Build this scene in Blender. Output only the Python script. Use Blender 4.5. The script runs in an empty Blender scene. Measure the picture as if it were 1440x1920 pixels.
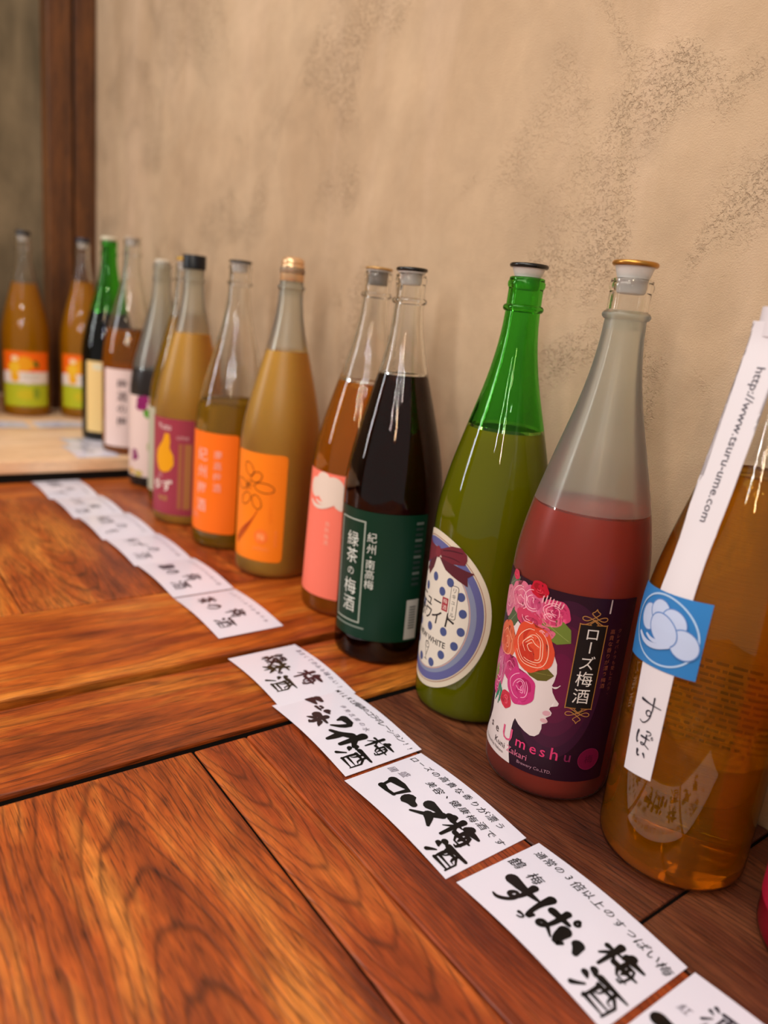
import bpy, bmesh, math, random
from math import sin, cos, pi, radians, sqrt
from mathutils import Vector, Matrix
random.seed(7)
SC = bpy.context.scene
COL = SC.collection

# ------------------------------------------------------------------ camera
# metric world: x along the wall (camera looks towards -x), y towards the wall, z up, table top at z = 0
F_PX, YAW, PITCH, ROLL, CAM_H = 1379.8, radians(38.331), radians(14.9945), radians(6.1057), 0.3618
Fv = Vector((-cos(YAW)*cos(PITCH), sin(YAW)*cos(PITCH), -sin(PITCH)))
Rt = Fv.cross(Vector((0, 0, 1))).normalized(); Up = Rt.cross(Fv)
R2 = cos(ROLL)*Rt + sin(ROLL)*Up; U2 = -sin(ROLL)*Rt + cos(ROLL)*Up
cd = bpy.data.cameras.new('camera'); cam = bpy.data.objects.new('camera', cd); COL.objects.link(cam)
M = Matrix((R2, U2, -Fv)).transposed().to_4x4(); M.translation = Vector((0, 0, CAM_H)); cam.matrix_world = M
cd.sensor_fit = 'VERTICAL'; cd.sensor_height = 36; cd.sensor_width = 27; cd.lens = 36*F_PX/1920
cd.clip_start = 0.01
cd.dof.use_dof = True; cd.dof.focus_distance = 0.585; cd.dof.aperture_fstop = 3.3
SC.camera = cam

# ------------------------------------------------------------------ light and exposure
w = bpy.data.worlds.new('world'); SC.world = w; w.use_nodes = True
w.node_tree.nodes['Background'].inputs[0].default_value = (1.0, 0.93, 0.87, 1)
w.node_tree.nodes['Background'].inputs[1].default_value = 0.28

def lamp(name, kind, loc, energy, color, size=.1, size_y=None, target=None):
    d = bpy.data.lights.new(name, kind); d.energy = energy; d.color = color
    if kind == 'AREA':
        d.size = size
        if size_y: d.shape = 'RECTANGLE'; d.size_y = size_y
    else: d.shadow_soft_size = size
    o = bpy.data.objects.new(name, d); COL.objects.link(o); o.location = loc
    if target is not None:
        o.rotation_euler = (Vector(target)-Vector(loc)).to_track_quat('-Z', 'Y').to_euler()
    return o
lamp('overhead_fill', 'AREA', (-.55, -.55, 1.75), 16.5, (1, .965, .93), 1.5, .9, (-.6, .2, 0))  # added broad fill from overhead, no fixture of the room
lamp('window_light', 'AREA', (-1.95, -1.25, .95), 11, (.93, .97, 1.0), .22, 1.2, (-.6, .45, .3))
lamp('spot_bulb', 'POINT', (-.62, -.35, 1.45), 5.5, (1, .90, .78), .045)
lamp('spot_bulb', 'POINT', (.25, -.75, 1.5), 5.5, (1, .90, .78), .045)
for i, (x, y, z, h, e) in enumerate([(.55, -.9, 1.15, .35, 1.6), (.80, -.95, 1.0, .25, 1.3), (.30, -1.3, 1.1, .30, 1.4), (1.0, -.6, 1.25, .2, 1.2), (.05, -1.1, 1.45, .2, 1.2)]):
    lamp('highlight_strip', 'AREA', (x, y, z), e*1.5, (1, .74, .45) if i % 3 == 1 else (1, .96, .9), .025, h, (-.5, .48, .3))  # narrow strips added to draw streak highlights on the bottle necks
vs = SC.view_settings
vs.view_transform = 'Standard'; vs.look = 'None'; vs.gamma = 1; vs.use_curve_mapping = False; vs.exposure = 0.38
SC.display_settings.display_device = 'sRGB'
cy = SC.cycles
cy.max_bounces = 14; cy.transmission_bounces = 12; cy.transparent_max_bounces = 40; cy.glossy_bounces = 5; cy.diffuse_bounces = 4
cy.use_denoising = True; cy.sample_clamp_indirect = 4

# ------------------------------------------------------------------ helpers
def lin(c):
    if isinstance(c, str):
        c = tuple(int(c[i:i+2], 16)/255 for i in (0, 2, 4))
    return tuple(v/12.92 if v <= .04045 else ((v+.055)/1.055)**2.4 for v in c)
def newmat(name):
    m = bpy.data.materials.new(name); m.use_nodes = True; nt = m.node_tree
    for n in list(nt.nodes): nt.nodes.remove(n)
    out = nt.nodes.new('ShaderNodeOutputMaterial')
    return m, nt, out
def N(nt, t, **kw):
    n = nt.nodes.new('ShaderNode'+t)
    for k, v in kw.items():
        if k.startswith('i_'):
            k = k[2:].replace('_', ' '); n.inputs[int(k) if k.isdigit() else k].default_value = v
        else: setattr(n, k, v)
    return n
def L(nt, a, b): nt.links.new(a, b)
_mats = {}
def plain(hexc, rough=.55, spec=.28, metal=0.):
    key = (hexc, rough, spec, metal)
    if key in _mats: return _mats[key]
    m, nt, out = newmat('print_'+hexc)
    b = N(nt, 'BsdfPrincipled'); b.inputs['Base Color'].default_value = (*lin(hexc), 1)
    b.inputs['Roughness'].default_value = rough; b.inputs['Specular IOR Level'].default_value = spec; b.inputs['Metallic'].default_value = metal
    tc = N(nt, 'TexCoord'); nz = N(nt, 'TexNoise'); nz.inputs['Scale'].default_value = 180
    L(nt, tc.outputs['Object'], nz.inputs['Vector'])
    bp_ = N(nt, 'Bump'); bp_.inputs['Strength'].default_value = .04; bp_.inputs['Distance'].default_value = .0005
    L(nt, nz.outputs[0], bp_.inputs['Height']); L(nt, bp_.outputs[0], b.inputs['Normal'])
    L(nt, b.outputs[0], out.inputs[0]); _mats[key] = m; return m

def glass_thin(name, tint, edge, rough=.02, power=3.0, gl=.30):
    m, nt, out = newmat(name)
    lw = N(nt, 'LayerWeight'); lw.inputs['Blend'].default_value = .5
    pw = N(nt, 'Math', operation='POWER'); L(nt, lw.outputs['Facing'], pw.inputs[0]); pw.inputs[1].default_value = power
    mix = N(nt, 'MixRGB'); mix.inputs[1].default_value = (*tint, 1); mix.inputs[2].default_value = (*edge, 1); L(nt, pw.outputs[0], mix.inputs[0])
    tr = N(nt, 'BsdfTransparent'); L(nt, mix.outputs[0], tr.inputs[0])
    gs = N(nt, 'BsdfGlossy'); gs.inputs['Roughness'].default_value = rough
    fr = N(nt, 'Fresnel'); fr.inputs[0].default_value = 1.5
    mu = N(nt, 'Math', operation='MINIMUM', use_clamp=True); L(nt, fr.outputs[0], mu.inputs[0]); mu.inputs[1].default_value = gl
    ms = N(nt, 'MixShader'); L(nt, mu.outputs[0], ms.inputs[0]); L(nt, tr.outputs[0], ms.inputs[1]); L(nt, gs.outputs[0], ms.inputs[2])
    L(nt, ms.outputs[0], out.inputs[0]); return m
def glass_solid(name, tint):
    m, nt, out = newmat(name)
    g = N(nt, 'BsdfGlass'); g.inputs['Color'].default_value = (*tint, 1); g.inputs['IOR'].default_value = 1.48; g.inputs['Roughness'].default_value = 0.0
    tc = N(nt, 'TexCoord'); mp = N(nt, 'Mapping'); mp.inputs['Scale'].default_value = (1, 1, .12); L(nt, tc.outputs['Object'], mp.inputs[0])
    nz = N(nt, 'TexNoise'); nz.inputs['Scale'].default_value = 260; nz.inputs['Detail'].default_value = 1; L(nt, mp.outputs[0], nz.inputs['Vector'])
    bu = N(nt, 'Bump'); bu.inputs['Strength'].default_value = .10; bu.inputs['Distance'].default_value = .0006; L(nt, nz.outputs[0], bu.inputs['Height']); L(nt, bu.outputs[0], g.inputs['Normal'])
    L(nt, g.outputs[0], out.inputs[0]); return m
def glass_frost(name, col, trans=.35, wet=False):
    m, nt, out = newmat(name)
    d = N(nt, 'BsdfDiffuse'); d.inputs[0].default_value = (*col, 1)
    t = N(nt, 'BsdfTranslucent'); t.inputs[0].default_value = (*[min(1, v*1.15) for v in col], 1)
    a = N(nt, 'MixShader'); a.inputs[0].default_value = .6; L(nt, d.outputs[0], a.inputs[1]); L(nt, t.outputs[0], a.inputs[2])
    g = N(nt, 'BsdfRefraction'); g.inputs['Color'].default_value = (.94, .95, .9, 1); g.inputs['Roughness'].default_value = .45; g.inputs['IOR'].default_value = 1.12
    if wet: g = N(nt, 'BsdfTransparent'); g.inputs[0].default_value = (.97, .97, .95, 1)
    b = N(nt, 'MixShader'); b.inputs[0].default_value = trans; L(nt, a.outputs[0], b.inputs[1]); L(nt, g.outputs[0], b.inputs[2])
    gl = N(nt, 'BsdfGlossy'); gl.inputs['Roughness'].default_value = .32
    fr = N(nt, 'Fresnel'); fr.inputs[0].default_value = 1.4
    c = N(nt, 'MixShader'); L(nt, fr.outputs[0], c.inputs[0]); L(nt, b.outputs[0], c.inputs[1]); L(nt, gl.outputs[0], c.inputs[2])
    L(nt, c.outputs[0], out.inputs[0]); return m
def liquid_cloudy(name, col, back, mixt=.45):
    m, nt, out = newmat(name)
    d = N(nt, 'BsdfDiffuse'); d.inputs[0].default_value = (*col, 1)
    t = N(nt, 'BsdfTranslucent'); t.inputs[0].default_value = (*back, 1)
    tc = N(nt, 'TexCoord'); nz = N(nt, 'TexNoise'); nz.inputs['Scale'].default_value = 12; nz.inputs['Detail'].default_value = 3
    L(nt, tc.outputs['Object'], nz.inputs['Vector'])
    r = N(nt, 'MixRGB'); r.inputs[1].default_value = (*[v*.9 for v in col], 1); r.inputs[2].default_value = (*[min(1, v*1.1) for v in col], 1)
    L(nt, nz.outputs[0], r.inputs[0]); L(nt, r.outputs[0], d.inputs[0])
    a = N(nt, 'MixShader'); a.inputs[0].default_value = mixt; L(nt, d.outputs[0], a.inputs[1]); L(nt, t.outputs[0], a.inputs[2])
    L(nt, a.outputs[0], out.inputs[0]); return m
def liquid_clear(name, col, glow_col, glow=.12, ior=1.34):
    m, nt, out = newmat(name)
    g = N(nt, 'BsdfGlass'); g.inputs['Color'].default_value = (*col, 1); g.inputs['IOR'].default_value = ior; g.inputs['Roughness'].default_value = 0
    d = N(nt, 'BsdfTranslucent'); d.inputs[0].default_value = (*glow_col, 1)
    e = N(nt, 'BsdfDiffuse'); e.inputs[0].default_value = (*glow_col, 1)
    de = N(nt, 'MixShader'); de.inputs[0].default_value = .5; L(nt, d.outputs[0], de.inputs[1]); L(nt, e.outputs[0], de.inputs[2])
    a = N(nt, 'MixShader'); a.inputs[0].default_value = glow; L(nt, g.outputs[0], a.inputs[1]); L(nt, de.outputs[0], a.inputs[2])  # diffuse part adds a glow by colour; the liqueur itself is clear
    L(nt, a.outputs[0], out.inputs[0]); return m

# ---- wood
def wood(name, dark, mid, light, k=.10, h=.05, ringscale=60, rough=.34, seed=0., coat=.25, fine=1.0, contrast=1.0):
    dark, mid, light = [tuple(v*q for v, q in zip(c, (1.08, .96, .80))) for c in (dark, mid, light)]
    """object space: grain along local x.  Growth rings = cylinders around an axis dipping below the board."""
    m, nt, out = newmat(name)
    tc = N(nt, 'TexCoord'); sp = N(nt, 'SeparateXYZ'); L(nt, tc.outputs['Object'], sp.inputs[0])
    # low frequency wander
    mp = N(nt, 'Mapping'); mp.inputs['Scale'].default_value = (2.2, 9, 9); mp.inputs['Location'].default_value = (seed, seed*1.7, 0)
    L(nt, tc.outputs['Object'], mp.inputs[0])
    nz = N(nt, 'TexNoise'); nz.inputs['Scale'].default_value = 1.0; nz.inputs['Detail'].default_value = 3; L(nt, mp.outputs[0], nz.inputs['Vector'])
    ms = N(nt, 'Math', operation='MULTIPLY_ADD'); L(nt, nz.outputs[0], ms.inputs[0]); ms.inputs[1].default_value = .085; ms.inputs[2].default_value = -.042
    y2 = N(nt, 'Math', operation='ADD'); L(nt, sp.outputs[1], y2.inputs[0]); L(nt, ms.outputs[0], y2.inputs[1])
    hx = N(nt, 'Math', operation='MULTIPLY_ADD'); L(nt, sp.outputs[0], hx.inputs[0]); hx.inputs[1].default_value = k; hx.inputs[2].default_value = h
    a = N(nt, 'Math', operation='MULTIPLY'); L(nt, y2.outputs[0], a.inputs[0]); L(nt, y2.outputs[0], a.inputs[1])
    b = N(nt, 'Math', operation='MULTIPLY'); L(nt, hx.outputs[0], b.inputs[0]); L(nt, hx.outputs[0], b.inputs[1])
    ad = N(nt, 'Math', operation='ADD'); L(nt, a.outputs[0], ad.inputs[0]); L(nt, b.outputs[0], ad.inputs[1])
    rr = N(nt, 'Math', operation='SQRT'); L(nt, ad.outputs[0], rr.inputs[0])
    ph = N(nt, 'Math', operation='MULTIPLY'); L(nt, rr.outputs[0], ph.inputs[0]); ph.inputs[1].default_value = ringscale*6.28
    # a little jitter of phase
    mp3 = N(nt, 'Mapping'); mp3.inputs['Scale'].default_value = (6, 60, 60); L(nt, tc.outputs['Object'], mp3.inputs[0])
    nz3 = N(nt, 'TexNoise'); nz3.inputs['Scale'].default_value = 1; nz3.inputs['Detail'].default_value = 4; L(nt, mp3.outputs[0], nz3.inputs['Vector'])
    pj = N(nt, 'Math', operation='MULTIPLY_ADD'); L(nt, nz3.outputs[0], pj.inputs[0]); pj.inputs[1].default_value = 5.; L(nt, ph.outputs[0], pj.inputs[2])
    sn = N(nt, 'Math', operation='SINE'); L(nt, pj.outputs[0], sn.inputs[0])
    s1 = N(nt, 'Math', operation='MULTIPLY_ADD', use_clamp=True); L(nt, sn.outputs[0], s1.inputs[0]); s1.inputs[1].default_value = .5; s1.inputs[2].default_value = .5
    s2 = N(nt, 'Math', operation='POWER'); L(nt, s1.outputs[0], s2.inputs[0]); s2.inputs[1].default_value = 9.0
    # broad tone patches
    mpb = N(nt, 'Mapping'); mpb.inputs['Scale'].default_value = (4.5, 26, 26); mpb.inputs['Location'].default_value = (seed*2.1, seed, 3); L(nt, tc.outputs['Object'], mpb.inputs[0])
    nb = N(nt, 'TexNoise'); nb.inputs['Scale'].default_value = 1; nb.inputs['Detail'].default_value = 5; nb.inputs['Roughness'].default_value = .6; L(nt, mpb.outputs[0], nb.inputs['Vector'])
    cr = N(nt, 'ValToRGB'); L(nt, nb.outputs[0], cr.inputs[0])
    e = cr.color_ramp.elements; e[0].position = .33; e[0].color = (*dark, 1); e[1].position = .68; e[1].color = (*light, 1)
    em = cr.color_ramp.elements.new(.50); em.color = (*mid, 1)
    # fine streaks (pores)
    mpf = N(nt, 'Mapping'); mpf.inputs['Scale'].default_value = (26, 620*fine, 620*fine); L(nt, tc.outputs['Object'], mpf.inputs[0])
    nf = N(nt, 'TexNoise'); nf.inputs['Scale'].default_value = 1; nf.inputs['Detail'].default_value = 3; nf.inputs['Roughness'].default_value = .65; L(nt, mpf.outputs[0], nf.inputs['Vector'])
    fr = N(nt, 'MapRange'); L(nt, nf.outputs[0], fr.inputs[0]); fr.inputs[1].default_value = .36; fr.inputs[2].default_value = .62; fr.inputs[3].default_value = .74; fr.inputs[4].default_value = 1.10
    mul = N(nt, 'MixRGB', blend_type='MULTIPLY'); mul.inputs[0].default_value = .85*contrast; L(nt, cr.outputs[0], mul.inputs[1]); L(nt, fr.outputs[0], mul.inputs[2])
    mpp = N(nt, 'Mapping'); mpp.inputs['Scale'].default_value = (45, 900*fine, 900*fine); L(nt, tc.outputs['Object'], mpp.inputs[0])
    npo = N(nt, 'TexNoise'); npo.inputs['Scale'].default_value = 1; npo.inputs['Detail'].default_value = 1; L(nt, mpp.outputs[0], npo.inputs['Vector'])
    po = N(nt, 'MapRange'); L(nt, npo.outputs[0], po.inputs[0]); po.inputs[1].default_value = .60; po.inputs[2].default_value = .66; po.inputs[3].default_value = 1.0; po.inputs[4].default_value = .34
    mpm = N(nt, 'Mapping'); mpm.inputs['Scale'].default_value = (28, 130, 130); L(nt, tc.outputs['Object'], mpm.inputs[0])
    nm_ = N(nt, 'TexNoise'); nm_.inputs['Scale'].default_value = 1; nm_.inputs['Detail'].default_value = 4; nm_.inputs['Distortion'].default_value = .8; L(nt, mpm.outputs[0], nm_.inputs['Vector'])
    mo = N(nt, 'MapRange'); L(nt, nm_.outputs[0], mo.inputs[0]); mo.inputs[1].default_value = .3; mo.inputs[2].default_value = .7; mo.inputs[3].default_value = .70; mo.inputs[4].default_value = 1.28
    m1 = N(nt, 'MixRGB', blend_type='MULTIPLY'); m1.inputs[0].default_value = contrast; L(nt, mul.outputs[0], m1.inputs[1]); L(nt, mo.outputs[0], m1.inputs[2])
    m2 = N(nt, 'MixRGB', blend_type='MULTIPLY'); m2.inputs[0].default_value = contrast; L(nt, m1.outputs[0], m2.inputs[1]); L(nt, po.outputs[0], m2.inputs[2])
    mul = m2
    ringc = N(nt, 'MixRGB', blend_type='MULTIPLY'); ringc.inputs[2].default_value = (.36, .36, .42, 1)
    rf = N(nt, 'Math', operation='MULTIPLY'); L(nt, s2.outputs[0], rf.inputs[0]); rf.inputs[1].default_value = .85*contrast
    L(nt, rf.outputs[0], ringc.inputs[0]); L(nt, mul.outputs[0], ringc.inputs[1])
    bs = N(nt, 'BsdfPrincipled'); L(nt, ringc.outputs[0], bs.inputs['Base Color'])
    rg = N(nt, 'MapRange'); L(nt, nf.outputs[0], rg.inputs[0]); rg.inputs[3].default_value = rough+.15; rg.inputs[4].default_value = rough-.05
    L(nt, rg.outputs[0], bs.inputs['Roughness']); bs.inputs['Coat Weight'].default_value = coat; bs.inputs['Coat Roughness'].default_value = .28
    bs.inputs['Specular IOR Level'].default_value = .4
    hs = N(nt, 'Math', operation='MULTIPLY_ADD'); L(nt, s2.outputs[0], hs.inputs[0]); hs.inputs[1].default_value = -.8; L(nt, nf.outputs[0], hs.inputs[2])
    bu = N(nt, 'Bump'); bu.inputs['Strength'].default_value = .35; bu.inputs['Distance'].default_value = .0008; L(nt, hs.outputs[0], bu.inputs['Height'])
    L(nt, bu.outputs[0], bs.inputs['Normal']); L(nt, bs.outputs[0], out.inputs[0]); return m

def plaster(name, c1, c2, c3, pit=1.0, seed=0.):
    c1, c2, c3 = [tuple(v*k for v, k in zip(c, (.865, .855, .86))) for c in (c1, c2, c3)]
    m, nt, out = newmat(name)
    tc = N(nt, 'TexCoord'); mp = N(nt, 'Mapping'); mp.inputs['Location'].default_value = (seed, seed, seed); L(nt, tc.outputs['Object'], mp.inputs[0])
    V = mp.outputs[0]
    def noise(sc, det=4, rg=.55, dist=0., vec=None):
        n = N(nt, 'TexNoise'); n.inputs['Scale'].default_value = sc; n.inputs['Detail'].default_value = det; n.inputs['Roughness'].default_value = rg; n.inputs['Distortion'].default_value = dist
        L(nt, vec or V, n.inputs['Vector']); return n.outputs[0]
    big = noise(3.2, 5, .6, .6)
    mv = N(nt, 'Mapping'); mv.inputs['Scale'].default_value = (9, 9, 1.6); L(nt, V, mv.inputs[0])
    drip = noise(1.0, 4, .6, .4, mv.outputs[0])
    med = noise(14, 6, .65, .3)
    cr = N(nt, 'ValToRGB'); L(nt, big, cr.inputs[0]); e = cr.color_ramp.elements
    e[0].position = .36; e[0].color = (*c2, 1); e[1].position = .62; e[1].color = (*c1, 1)
    cr2 = N(nt, 'MapRange'); L(nt, drip, cr2.inputs[0]); cr2.inputs[1].default_value = .5; cr2.inputs[2].default_value = .72; cr2.inputs[3].default_value = 0; cr2.inputs[4].default_value = .5
    mx = N(nt, 'MixRGB'); L(nt, cr2.outputs[0], mx.inputs[0]); L(nt, cr.outputs[0], mx.inputs[1]); mx.inputs[2].default_value = (*c3, 1)
    cr3 = N(nt, 'MapRange'); L(nt, med, cr3.inputs[0]); cr3.inputs[1].default_value = .3; cr3.inputs[2].default_value = .7; cr3.inputs[3].default_value = .90; cr3.inputs[4].default_value = 1.09
    mm = N(nt, 'MixRGB', blend_type='MULTIPLY'); mm.inputs[0].default_value = 1; L(nt, mx.outputs[0], mm.inputs[1]); L(nt, cr3.outputs[0], mm.inputs[2])
    # pitted trowel patches
    patch = noise(5.5, 3, .5, .8); pm = N(nt, 'MapRange'); L(nt, patch, pm.inputs[0]); pm.inputs[1].default_value = .50; pm.inputs[2].default_value = .62
    fine = noise(330, 4, .6, .6)
    mid2 = noise(200, 3, .6, .5)
    fd = N(nt, 'MapRange'); L(nt, fine, fd.inputs[0]); fd.inputs[1].default_value = .33; fd.inputs[2].default_value = .46
    fd2 = N(nt, 'MapRange'); L(nt, mid2, fd2.inputs[0]); fd2.inputs[1].default_value = .36; fd2.inputs[2].default_value = .44
    mn = N(nt, 'Math', operation='MINIMUM'); L(nt, fd.outputs[0], mn.inputs[0]); L(nt, fd2.outputs[0], mn.inputs[1])
    inv = N(nt, 'Math', operation='SUBTRACT'); inv.inputs[0].default_value = 1; L(nt, mn.outputs[0], inv.inputs[1])
    pit_ = N(nt, 'Math', operation='MULTIPLY'); L(nt, inv.outputs[0], pit_.inputs[0]); L(nt, pm.outputs[0], pit_.inputs[1])
    dk = N(nt, 'MixRGB', blend_type='MULTIPLY'); dk.inputs[2].default_value = (.74, .68, .6, 1); L(nt, mm.outputs[0], dk.inputs[1])
    pf = N(nt, 'Math', operation='MULTIPLY'); L(nt, pit_.outputs[0], pf.inputs[0]); pf.inputs[1].default_value = .42*pit; L(nt, pf.outputs[0], dk.inputs[0])
    b = N(nt, 'BsdfPrincipled'); L(nt, dk.outputs[0], b.inputs['Base Color']); b.inputs['Roughness'].default_value = .82; b.inputs['Specular IOR Level'].default_value = .2
    hh = N(nt, 'Math', operation='MULTIPLY_ADD'); L(nt, pit_.outputs[0], hh.inputs[0]); hh.inputs[1].default_value = -1.2*pit
    gr = noise(700, 2, .6); ridge = noise(170, 4, .65, .7)
    g1 = N(nt, 'Math', operation='MULTIPLY_ADD'); L(nt, gr, g1.inputs[0]); g1.inputs[1].default_value = .45; L(nt, med, g1.inputs[2])
    rp = N(nt, 'Math', operation='MULTIPLY'); L(nt, ridge, rp.inputs[0]); L(nt, pm.outputs[0], rp.inputs[1])
    g2_ = N(nt, 'Math', operation='MULTIPLY_ADD'); L(nt, rp.outputs[0], g2_.inputs[0]); g2_.inputs[1].default_value = 1.1; L(nt, g1.outputs[0], g2_.inputs[2])
    L(nt, g2_.outputs[0], hh.inputs[2])
    bu = N(nt, 'Bump'); bu.inputs['Strength'].default_value = .75; bu.inputs['Distance'].default_value = .0014; L(nt, hh.outputs[0], bu.inputs['Height'])
    L(nt, bu.outputs[0], b.inputs['Normal']); L(nt, b.outputs[0], out.inputs[0]); return m

# ---- objects
def link(name, me, parent=None, mats=(), smooth=False):
    o = bpy.data.objects.new(name, me); COL.objects.link(o)
    for m in mats: me.materials.append(m)
    if smooth:
        for p in me.polygons: p.use_smooth = True
    if parent: o.parent = parent
    return o
def thing(name, label, cat, loc=(0, 0, 0), group=None, rot=(0, 0, 0)):
    o = bpy.data.objects.new(name, None); COL.objects.link(o); o.empty_display_size = .02
    o.location = loc; o.rotation_euler = rot; o['label'] = label; o['category'] = cat
    if group: o['group'] = group
    return o
def bm_mesh(name, bm):
    me = bpy.data.meshes.new(name); bm.to_mesh(me); bm.free(); return me
def box(name, x0, x1, y0, y1, z0, z1, mat, parent=None, bev=.0015, origin=None, rotz=0, jitter=0., cuts=0):
    """box in parent space; origin = where the object's own origin sits (decides where the grain centre lies)"""
    o3 = Vector(origin if origin else ((x0+x1)/2, (y0+y1)/2, (z0+z1)/2))
    bm = bmesh.new()
    vs_ = [bm.verts.new((x, y, z)) for x in (x0, x1) for y in (y0, y1) for z in (z0, z1)]
    for f in ((0, 1, 3, 2), (4, 6, 7, 5), (0, 4, 5, 1), (2, 3, 7, 6), (0, 2, 6, 4), (1, 5, 7, 3)): bm.faces.new([vs_[i] for i in f])
    bmesh.ops.recalc_face_normals(bm, faces=bm.faces)
    if bev: bmesh.ops.bevel(bm, geom=list(bm.edges), offset=bev, segments=2, affect='EDGES', profile=.6)
    bmesh.ops.transform(bm, matrix=Matrix.Rotation(-rotz, 4, 'Z') @ Matrix.Translation(-o3), verts=bm.verts)
    o = link(name, bm_mesh(name, bm), parent, [mat]); o.location = o3; o.rotation_euler = (0, 0, rotz)
    return o
def lathe(name, prof, mat, parent=None, n=64, smooth=True, sharp=None):
    """prof: list of (r, z), closed by caps when r = 0 at the ends"""
    bm = bmesh.new(); rings = []
    for r, z in prof:
        if r < 1e-6: rings.append([bm.verts.new((0, 0, z))])
        else: rings.append([bm.verts.new((r*cos(2*pi*i/n), r*sin(2*pi*i/n), z)) for i in range(n)])
    for a, b in zip(rings[:-1], rings[1:]):
        if len(a) == 1 and len(b) == 1: continue
        for i in range(n):
            j = (i+1) % n
            if len(a) == 1: bm.faces.new((a[0], b[j], b[i]))
            elif len(b) == 1: bm.faces.new((a[i], a[j], b[0]))
            else: bm.faces.new((a[i], a[j], b[j], b[i]))
    bmesh.ops.recalc_face_normals(bm, faces=bm.faces)
    me = bm_mesh(name, bm); o = link(name, me, parent, [mat], smooth)
    if smooth:
        try: me.set_sharp_from_angle(angle=radians(50))
        except Exception: pass
    return o

# ------------------------------------------------------------------ flat print: shapes and lettering, later wrapped on labels or cards
_tcache = {}
def text_geo(s, bold=0.):
    k = (s, bold)
    if k in _tcache: return _tcache[k]
    cu = bpy.data.curves.new('t', 'FONT'); cu.body = s; cu.size = 1; cu.align_x = 'CENTER'; cu.align_y = 'CENTER'; cu.resolution_u = 2; cu.offset = bold*.4; cu.fill_mode = 'FRONT'
    o = bpy.data.objects.new('t', cu); COL.objects.link(o); bpy.context.view_layer.update()
    me = bpy.data.meshes.new_from_object(o.evaluated_get(bpy.context.evaluated_depsgraph_get()))
    v = [(p.co.x, p.co.y) for p in me.vertices]; f = [tuple(p.vertices) for p in me.polygons]
    if v:
        cx = (min(a for a, b in v)+max(a for a, b in v))/2; cyy = (min(b for a, b in v)+max(b for a, b in v))/2
        if len(s) == 1 and s not in '一ー・、。っュゃょ…,.': v = [(a-cx, b-cyy) for a, b in v]
        else: v = [(a-cx, b-(cyy if len(s) == 1 else 0)) for a, b in v]
    bpy.data.objects.remove(o); bpy.data.curves.remove(cu); bpy.data.meshes.remove(me)
    _tcache[k] = (v, f); return v, f
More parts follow.
